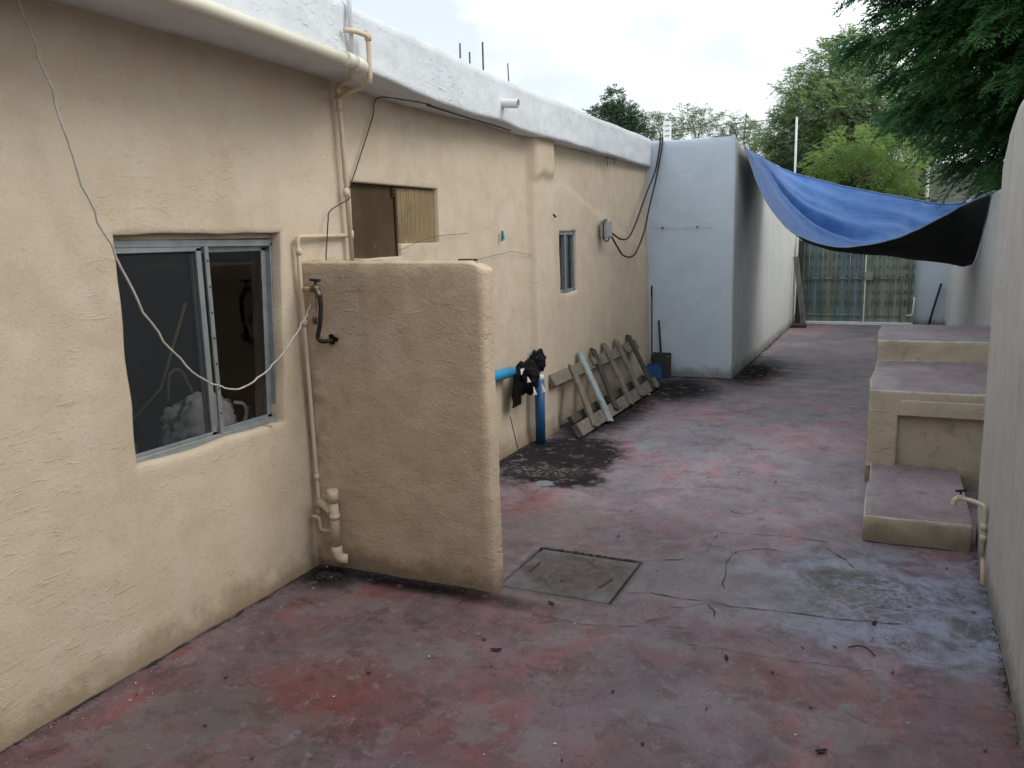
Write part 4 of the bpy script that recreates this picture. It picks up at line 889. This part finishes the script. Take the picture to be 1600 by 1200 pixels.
to = npmesh('sheet', V, F, [M['tarp'], M['tarpback']], tp, True)
md = to.modifiers.new('thickness', 'SOLIDIFY'); md.thickness = .006; md.offset = -1; md.material_offset = 1; md.material_offset_rim = 0
front = [Vector(V[i*(NTT+1)])+Vector((0, -.004, -.002)) for i in range(NS)]; MB().tube(front, .010, 6).build('front_hem', M['hem'], tp)
backe = [Vector(V[i*(NTT+1)+NTT])+Vector((0, 0, .004)) for i in range(NS)]; MB().tube(backe, .008, 6).build('back_hem', M['hem'], tp)
MB().tube(spline([(.80, 13.4, 2.24), (.84, 11.6, 2.25), (.90, 10.4, 2.27)], 4), .007, 6).build('rope', M['tape'], tp)
MB().tube(spline([(-1.86, 11.15, 2.99), (-1.95, 11.12, 3.03), (-2.1, 11.2, 3.08)], 4), .008, 6).build('rope', M['tape'], tp)
V2 = [Vector((.862, 10.5+k*.19, 2.22-.82*(k/10)**1.4)) for k in range(11)]; MB().tube(V2, .008, 6).build('side_hem', M['hem'], tp)

# ================================================================== BEYOND THE WALLS
pt_ = thing('antenna_pole', 'white pole with thin brown twigs rising behind the blue tarp', 'pole', (-2.2, 20, 0))
MB().tube([(-2.2, 20, -.03), (-2.2, 20, 4.40)], .024, 8).build('mast', M['pole'], pt_)
MB().tube([(-2.6, 20, 3.84), (-1.95, 20, 3.92)], .009, 5).build('pole_twig', M['bark'], pt_)  # thin brown twigs crossing the pole
MB().tube([(-2.2, 20, 4.25), (-2.55, 20.1, 4.05), (-2.55, 20.1, 3.85)], .006, 5).build('pole_twig', M['bark'], pt_)
tag(MB().tube([(.63, 26, -.03), (.62, 26, 3.62)], .045, 8).build('post', M['pole']), 'slim grey post before the grey block wall in the distance', 'post')
sg = thing('roof_panel', 'small white framed panel standing on the roof behind the pale block', 'panel', (-3.58, 14., 2.93))
s = MB(); s.box(-3.645, -3.515, 14, 14.03, 2.93, 3.74, .004); s.build('board', M['whitepaint'], sg)
for z in (3.50, 3.58, 3.66): MB().box(-3.62, -3.54, 13.99, 14.0, z, z+.012).build('slat', M['plank'], sg)
tag(MB().tube([(-1.99, 12, 2.96), (-2.0, 12, 3.2), (-1.97, 12, 3.50)], .007, 5).build('rebar', M['iron']), 'single thin rod rising behind the corner of the pale block', 'rebar')
tag(MB().tube([(-2.6, 11.9, 2.9), (-2.6, 11.9, 3.26)], .009, 5).build('rebar', M['iron']), 'short dark rod on the roof of the pale block', 'rebar')
tag(MB().tube([Vector((-14+14*t, 19, 4.55-.25*math.sin(t*3.14)-.2*t)) for t in np.linspace(0, 1, 15)], .008, 5).build('overhead_wire', M['wiredark']), 'thin overhead wire crossing the sky behind the pale block', 'wire')
fwall = thing('block_wall', 'distant grey block wall glimpsed between the trees', 'wall', (2.5, 29, 0))
for r_ in range(19):
    s = MB()
    x0 = -3.0
    s.box(-3.5, 9, 29-.004*(r_ % 2), 29.25, r_*.2, r_*.2+.19, .006, 1)
    if r_ >= 8: s.build('course', M['farwall'], fwall)
    else: s.build('course', M['farwall'], fwall)

# ------------------------------------------------------------------ trees
def fronds(P, D, L, n, lw, ll, droop=.35, flat=.25):
    """arrays of pinnate sprays: P base points, D directions, L lengths; n leaflet pairs each -> (verts, quads)"""
    m = len(P); D = D/np.linalg.norm(D, axis=1)[:, None]
    S = np.cross(D, np.array([0, 0, 1.])+rng.normal(0, flat, (m, 3))); S /= np.linalg.norm(S, axis=1)[:, None]; U = np.cross(S, D)
    t = (np.arange(n)+.6)/n; V = []
    for sgn in (-1, 1):
        base = P[:, None]+D[:, None]*(L[:, None]*t)[:, :, None] + np.array([0, 0, -1.])*(droop*L[:, None]*t**2)[:, :, None]
        size = ll*L[:, None]*(np.sin(np.pi*(.12+.80*t))[None])*rng.uniform(.75, 1.2, (m, n))
        dirn = S[:, None]*sgn*.85 + D[:, None]*.55 + U[:, None]*rng.normal(0, .22, (m, n))[:, :, None] + np.array([0, 0, -.25])
        dirn /= np.linalg.norm(dirn, axis=2)[:, :, None]; perp = D[:, None]*.85 + U[:, None]*rng.normal(0, .3, (m, n))[:, :, None]
        w_ = lw*L[:, None]*rng.uniform(.8, 1.2, (m, n)); tip = base+dirn*size[:, :, None]; mid = base+dirn*(size*.5)[:, :, None]
        V.append(np.stack([base, mid+perp*w_[:, :, None]*.5, tip, mid-perp*w_[:, :, None]*.5], 2).reshape(-1, 3))
    V = np.concatenate(V); return V, np.arange(len(V)).reshape(-1, 4)
def limb(s, pts, r0, r1): s.tube(spline(pts, 4), list(np.linspace(r0, r1, (len(pts)-1)*4+1)), 7)
def mass_tree(name, label, cat, base, trunk_pts, trunk_r, clumps, matleaf, matbark, L=(.3, .5), n=8, per=30, lw=.05, ll=.4, spread=1., droop=.35, group=None, limbs=True, away=None, pull=.4):
    t = thing(name, label, cat, base, group)
    s = MB(); limb(s, trunk_pts, trunk_r, trunk_r*.55); s.build('trunk', matbark, t)
    top = np.array(trunk_pts[-1]); Ps, Ds = [], []
    bm_ = MB() if limbs else None
    for (c, r) in clumps:
        c = np.array(c, float); r = np.array([r, r, r*.75] if np.isscalar(r) else r)
        k = int(per*(r[0]*r[1]*r[2])**(2/3)/.25)
        d = rng.normal(0, 1, (k, 3)); d /= np.linalg.norm(d, axis=1)[:, None]; q = d*(rng.uniform(.25, 1, (k, 1))**.6)
        Ps.append(c+q*r*spread); dd = d*.7+rng.normal(0, .45, (k, 3)) + (np.array(away) if away is not None else 0); dd[:, 2] -= .05; Ds.append(dd)
        if limbs:
            mid = (top+c)/2+rng.normal(0, .12, 3); bm_.tube(spline([top, mid, c], 4), list(np.linspace(trunk_r*.4, trunk_r*.12, 9)), 5)
            for _ in range(3):
                e = c+rng.normal(0, .45, 3)*r; bm_.tube([c, (c+e)/2+rng.normal(0, .05, 3), e], [trunk_r*.12, trunk_r*.08, trunk_r*.03], 4)
    if limbs: bm_.build('limbs', matbark, t)
    P = np.concatenate(Ps); D = np.concatenate(Ds); Ls = rng.uniform(L[0], L[1], len(P))
    V, F = fronds(P, D, Ls, n, lw, ll, droop); npmesh('crown', V, F, matleaf, t); return t
# big dark tree reaching over the right wall: long drooping sprays on limbs that run left
def overhang_tree():
    t = thing('feathery_tree', 'large dark green feathery tree hanging over the right wall', 'tree', (3.2, 10.6, 0))
    s = MB(); limb(s, [(3.2, 10.6, -.03), (3.1, 10.6, 1.6), (3.0, 10.5, 3.0), (2.8, 10.5, 4.4)], .24, .15); s.build('trunk', M['darkbark'], t)
    tips = []
    for (tx, tz, ty) in ((-.42, 4.35, 9.6), (-.50, 3.82, 9.9), (-.35, 4.6, 9.0), (-.18, 3.50, 10.1), (-.3, 4.9, 10.6), (-.2, 4.15, 9.7), (-.05, 3.7, 9.3), (.1, 4.55, 9.3), (.3, 3.1, 10.4), (.2, 3.35, 10.9), (.55, 3.05, 9.9), (.7, 4.15, 9.2), (-.05, 3.20, 10.4), (.12, 3.05, 10.0), (.30, 3.42, 9.6), (.05, 3.9, 9.4), (.42, 2.85, 11.2), (.55, 2.62, 11.4), (.95, 2.50, 10.4),
                         (.78, 2.95, 10.2), (.9, 3.3, 9.0), (.35, 4.3, 8.8), (.7, 3.75, 8.9), (1.25, 2.75, 9.4), (1.4, 3.2, 8.6), (1.1, 3.9, 8.2), (0.2, 5.0, 9.6), (1.0, 4.6, 8.6), (1.6, 3.8, 8.0), (1.5, 4.4, 8.0), (-.3, 5.3, 9.9), (.3, 5.7, 9.8), (1.2, 5.4, 9.0), (2.0, 2.6, 9.4), (2.2, 3.4, 8.4), (1.9, 4.9, 8.4), (2.4, 5.6, 9.6), (.9, 2.35, 11.6), (1.3, 2.4, 11.0), (.6, 3.3, 11.4)):
        tips.append((tx, ty, tz))
    for _ in range(64): tips.append((rng.uniform(1.6, 5.2), rng.uniform(8.6, 13.5), rng.uniform(2.6, 6.2)))
    for _ in range(24): tips.append((rng.uniform(.0, 1.6), rng.uniform(10.8, 13.), rng.uniform(3.4, 5.6)))
    Ps, Ds, Ls = [], [], []; b = MB()
    for tp_ in tips:
        tp_ = np.array(tp_); root = np.array([2.9, 10.5, min(4.3, max(2.2, tp_[2]-.3))]); d = tp_-root; ln = np.linalg.norm(d)
        sag = np.array([0, 0, .28*min(1, ln/2)]); path = spline([root, root+d*.35+sag, root+d*.7+sag*.9, tp_], 5)
        b.tube(path, list(np.linspace(.028, .004, len(path))), 5)
        start = .30 if ln > 1.6 else .1
        for q in np.arange(start, 1.0, .045/max(ln, .6)*1.0):
            i = min(len(path)-2, int(q*(len(path)-1))); p = np.array(path[i].lerp(path[i+1], q*(len(path)-1)-i)); tg = np.array((path[i+1]-path[i]).normalized())
            for _ in range(5):
                side = rng.normal(0, 1, 3)*np.array([.55, 1., .5]); Ps.append(p+rng.normal(0, .07, 3)); Ds.append(tg*.9+side*.62+np.array([-.08, -.1, -.28])); Ls.append(rng.uniform(.24, .46)*(1.1-.35*q))
        for _ in range(5): Ps.append(tp_+rng.normal(0, .05, 3)); Ds.append(d/ln+rng.normal(0, .35, 3)+np.array([0, 0, -.2])); Ls.append(rng.uniform(.22, .36))
    b.build('limbs', M['darkbark'], t)
    V, F = fronds(np.array(Ps), np.array(Ds), np.array(Ls), 13, .095, .34, .30); npmesh('crown', V, F, M['leaf_dark'], t)
overhang_tree()
mass_tree('acacia_tree', 'tall loose grey green tree standing behind the passage gate', 'tree', (-1.2, 24, 0), [(-1.2, 24, -.03), (-1.15, 24, 1.5), (-1.3, 24, 2.8), (-1.2, 24, 3.6)], .16,
    [((-2.1, 24, 5.0), .9), ((-2.0, 24, 3.6), 1.0), ((-1.9, 24, 6.25), .5), ((-2.6, 24, 5.6), .5), ((-1.4, 24, 6.6), .45), ((-1.2, 24, 6.3), .55), ((-1.7, 24, 5.7), .75), ((-.8, 24, 5.6), .8), ((-2.4, 24, 5.1), .7), ((-1.5, 23.5, 4.9), 1.0), ((-.4, 24, 4.9), .85), ((.2, 24.3, 4.6), .7), ((-3.0, 24, 4.5), .6), ((-2.5, 24, 4.2), .85), ((-1.4, 24.4, 4.2), 1.1), ((-.1, 24, 4.0), .8), ((-3.3, 24, 3.9), .6), ((.7, 24.5, 4.2), .5), ((-2.9, 24.2, 3.5), .7), ((.3, 24.8, 5.3), .45)],
    M['leaf_grey'], M['bark'], (.22, .42), 8, 230, .085, .36, 1.12, .3)
mass_tree('leafy_tree', 'bright yellow green young tree just behind the blue tarp', 'tree', (-.95, 20.5, 0), [(-.95, 20.5, -.03), (-.98, 20.5, 1.5), (-.93, 20.5, 2.6), (-.85, 20.5, 3.1)], .055,
    [((-1.0, 20.3, 3.75), (.62, .5, .26)), ((-.55, 20.3, 3.62), (.5, .5, .26)), ((-1.45, 20.4, 3.45), (.45, .5, .28)), ((-.15, 20.4, 3.35), (.45, .5, .30)), ((.15, 20.5, 3.05), (.40, .4, .30)), ((-.45, 20.3, 3.05), (.4, .4, .28)), ((-1.7, 20.6, 3.2), (.3, .4, .2)), ((.0, 20.5, 2.65), (.45, .4, .25)), ((-.45, 20.5, 2.45), (.4, .4, .25))],
    M['leaf_bright'], M['bark'], (.25, .42), 8, 150, .09, .36, 1.1, .45)
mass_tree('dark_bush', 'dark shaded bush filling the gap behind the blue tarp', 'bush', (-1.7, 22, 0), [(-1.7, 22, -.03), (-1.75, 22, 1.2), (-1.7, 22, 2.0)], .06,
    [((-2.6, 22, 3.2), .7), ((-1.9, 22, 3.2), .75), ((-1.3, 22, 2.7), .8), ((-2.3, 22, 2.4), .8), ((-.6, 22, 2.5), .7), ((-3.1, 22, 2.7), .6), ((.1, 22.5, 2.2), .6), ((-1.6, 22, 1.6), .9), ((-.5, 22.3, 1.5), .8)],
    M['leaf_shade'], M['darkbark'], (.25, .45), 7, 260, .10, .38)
mass_tree('dark_tree', 'small dense dark tree behind the far end of the house roof', 'tree', (-9.7, 30, 0), [(-9.7, 30, -.03), (-9.6, 30, 3.), (-9.7, 30, 5.2)], .12,
    [((-9.65, 30, 6.75), (.38, .4, .42)), ((-10.2, 30, 6.2), (.62, .5, .36)), ((-9.3, 30, 6.25), (.6, .5, .42)), ((-9.7, 30, 6.0), .7), ((-8.9, 30, 5.9), .5), ((-9.0, 30, 5.5), .6)],
    M['leaf_mid'], M['bark'], (.16, .30), 5, 330, .18, .42)
for k, (bx, by, cl, lb) in enumerate((
    (-8.3, 31, [((-8.5, 31, 5.9), .55), ((-8.0, 31, 5.7), .6), ((-8.3, 31, 5.2), .8)], 'pale green bush just right of the small dark tree'),
    (-7.0, 31.5, [((-7.3, 31.5, 6.05), .55), ((-6.8, 31.5, 5.95), .5), ((-7.0, 31.5, 5.4), .9)], 'round pale green bush behind the white roof panel'),
    (-5.6, 32, [((-6.0, 32, 5.85), .5), ((-5.4, 32, 5.65), .5), ((-4.9, 32, 5.4), .45), ((-5.5, 32, 5.1), .8)], 'thin pale bush above the corner of the pale block'))):
    mass_tree('bush', lb, 'bush', (bx, by, 0), [(bx, by, -.03), (bx+.05, by, 2.5), (bx, by, 5.0)], .07, cl, M['leaf_far'], M['bark'], (.18, .34), 6, 170, .10, .40, 1.15, group='bushes beyond the house')
mass_tree('shade_tree', 'dark tree with thick trunk before the distant grey wall', 'tree', (.55, 27, 0), [(.55, 27, -.03), (.5, 27, 2.), (.5, 27, 3.8)], .17,
    [((.3, 27, 4.7), .8), ((1.2, 27, 5.0), .9), ((2.2, 27.5, 5.0), 1.0), ((3.2, 27.5, 4.6), 1.0)], M['leaf_grey'], M['darkbark'], (.25, .45), 7, 160, .10, .36)

# ================================================================== LITTER on the floor
def litter(name, mat, n, gen, smin, smax, seed):
    r_ = np.random.default_rng(seed); V, F = [], []
    for k in range(n):
        x, y = gen(r_); a = r_.uniform(0, 6.3); s_ = r_.uniform(smin, smax); e = r_.uniform(.3, .8); z = fz(x, y)+.004
        pts = [(math.cos(a+q)*s_*(1 if i % 2 == 0 else e), math.sin(a+q)*s_*(1 if i % 2 == 0 else e)) for i, q in enumerate((0, 1.3, 2.9, 4.6))]
        b = len(V); V += [(x+p, y+q, z+(.006*r_.uniform(0, 1.3) if i % 2 == 0 else 0)) for i, (p, q) in enumerate(pts)]; F.append((b, b+1, b+2, b+3))
    return tag(npmesh(name, V, F, mat), name.replace('_', ' ')+' scattered over the courtyard floor', kind='stuff')
litter('leaf_litter', M['deadleaf'], 110, lambda r: (r.uniform(-2.9, .48), r.uniform(1.5, 9.5)), .005, .016, 4)
litter('paint_flakes', M['chip'], 36, lambda r: ((-3.03+abs(r.normal(0, .14))) if r.random() < .6 else r.uniform(-2.8, .4), r.uniform(1.6, 4.)), .003, .009, 9)
def edge_dirt(seed=3):
    r_ = np.random.default_rng(seed); V, F = [], []
    def bit(x, y, s_):
        b = len(V); h = s_*.7; V.extend([(x-s_, y, 0), (x, y-s_*.8, 0), (x+s_, y, 0), (x, y+s_, 0), (x, y, h)]); F.extend([(b, b+1, b+4, b+4), (b+1, b+2, b+4, b+4)])
        F.extend([(b+2, b+3, b+4, b+4), (b+3, b, b+4, b+4)])
    def tri():
        return [(f[0], f[1], f[2]) for f in F]
    for _ in range(160): bit(-3.05+abs(r_.normal(0, .014)), r_.uniform(1.6, 3.7), r_.uniform(.003, .008))
    for _ in range(120): bit(r_.uniform(-3., -1.9), 3.775-abs(r_.normal(0, .02)), r_.uniform(.004, .013))
    for _ in range(120): bit(-2.98+abs(r_.normal(0, .09)), 3.70-abs(r_.normal(0, .05)), r_.uniform(.006, .018))
    for _ in range(60): bit(.505-abs(r_.normal(0, .014)), r_.uniform(2.4, 5.4), r_.uniform(.003, .007))
    for _ in range(300): bit(-3.04+abs(r_.normal(0, .04)), r_.uniform(5.2, 10.9), r_.uniform(.006, .018))
    for _ in range(120): bit(-1.92+abs(r_.normal(0, .02)), r_.uniform(11., 16), r_.uniform(.006, .02))
    for _ in range(120): bit(r_.uniform(-2.9, -1.9), 10.96-abs(r_.normal(0, .03)), r_.uniform(.006, .016))
    return tag(npmesh('dirt_crumbs', V, tri(), M['crack']), 'dark crumbs of dirt gathered along the foot of the walls', kind='stuff')
edge_dirt()
def dleaf(x, y, s_, a, label):
    bm = bmesh.new(); bmesh.ops.create_grid(bm, x_segments=6, y_segments=4, size=1)
    for v in bm.verts: u, t = v.co.x, v.co.y; v.co = Vector((u*s_, t*s_*.45*(1-u*u*.85), .25*s_*u*u+.15*s_*t*t))
    bmesh.ops.rotate(bm, verts=bm.verts, cent=(0, 0, 0), matrix=Matrix.Rotation(a, 3, 'Z'))
    me = bpy.data.meshes.new('dead_leaf'); bm.to_mesh(me); bm.free(); o = link('dead_leaf', me, M['deadleaf']); o.location = (x, y, fz(x, y)+.004)
    tag(o, label, 'leaf', 'dead leaves on the floor'); o.modifiers.new('thickness', 'SOLIDIFY').thickness = .002
dleaf(-.17, 2.98, .022, .6, 'dark dead leaf alone near the bottom right of the floor'); dleaf(-.62, 3.55, .018, 1.9, 'dead leaf on the red floor below the long crack')
dleaf(-1.57, 3.78, .022, 2.6, 'dead leaf just in front of the drain cover'); dleaf(-1.62, 3.22, .026, .3, 'curled dead leaf on the bright red patch of floor'); dleaf(-.02, 4.16, .02, 1.2, 'dead leaf caught on the long floor crack')
tag(MB().tube(spline([(-.12, 3.85, .006), (-.08, 3.865, .014), (-.04, 3.85, .014), (-.01, 3.81, .006)], 5), .0035, 5).build('twig', M['deadleaf']), 'curved dark twig arching on the floor near the moss', 'twig')
tag(MB().box(-2.69, -2.64, 9.55, 9.62, .004, .018, .003).build('paper_scrap', M['tape']), 'white paper scrap on the dark floor by the pallet', 'paper')
fk = MB(); fk.tube([(-.9, 5.66, -.01), (-.9, 5.66, .008)], [.10, .085], 14); tag(fk.build('cement_disc', M['floor']), 'low round cement lump in the pink floor', 'lump')
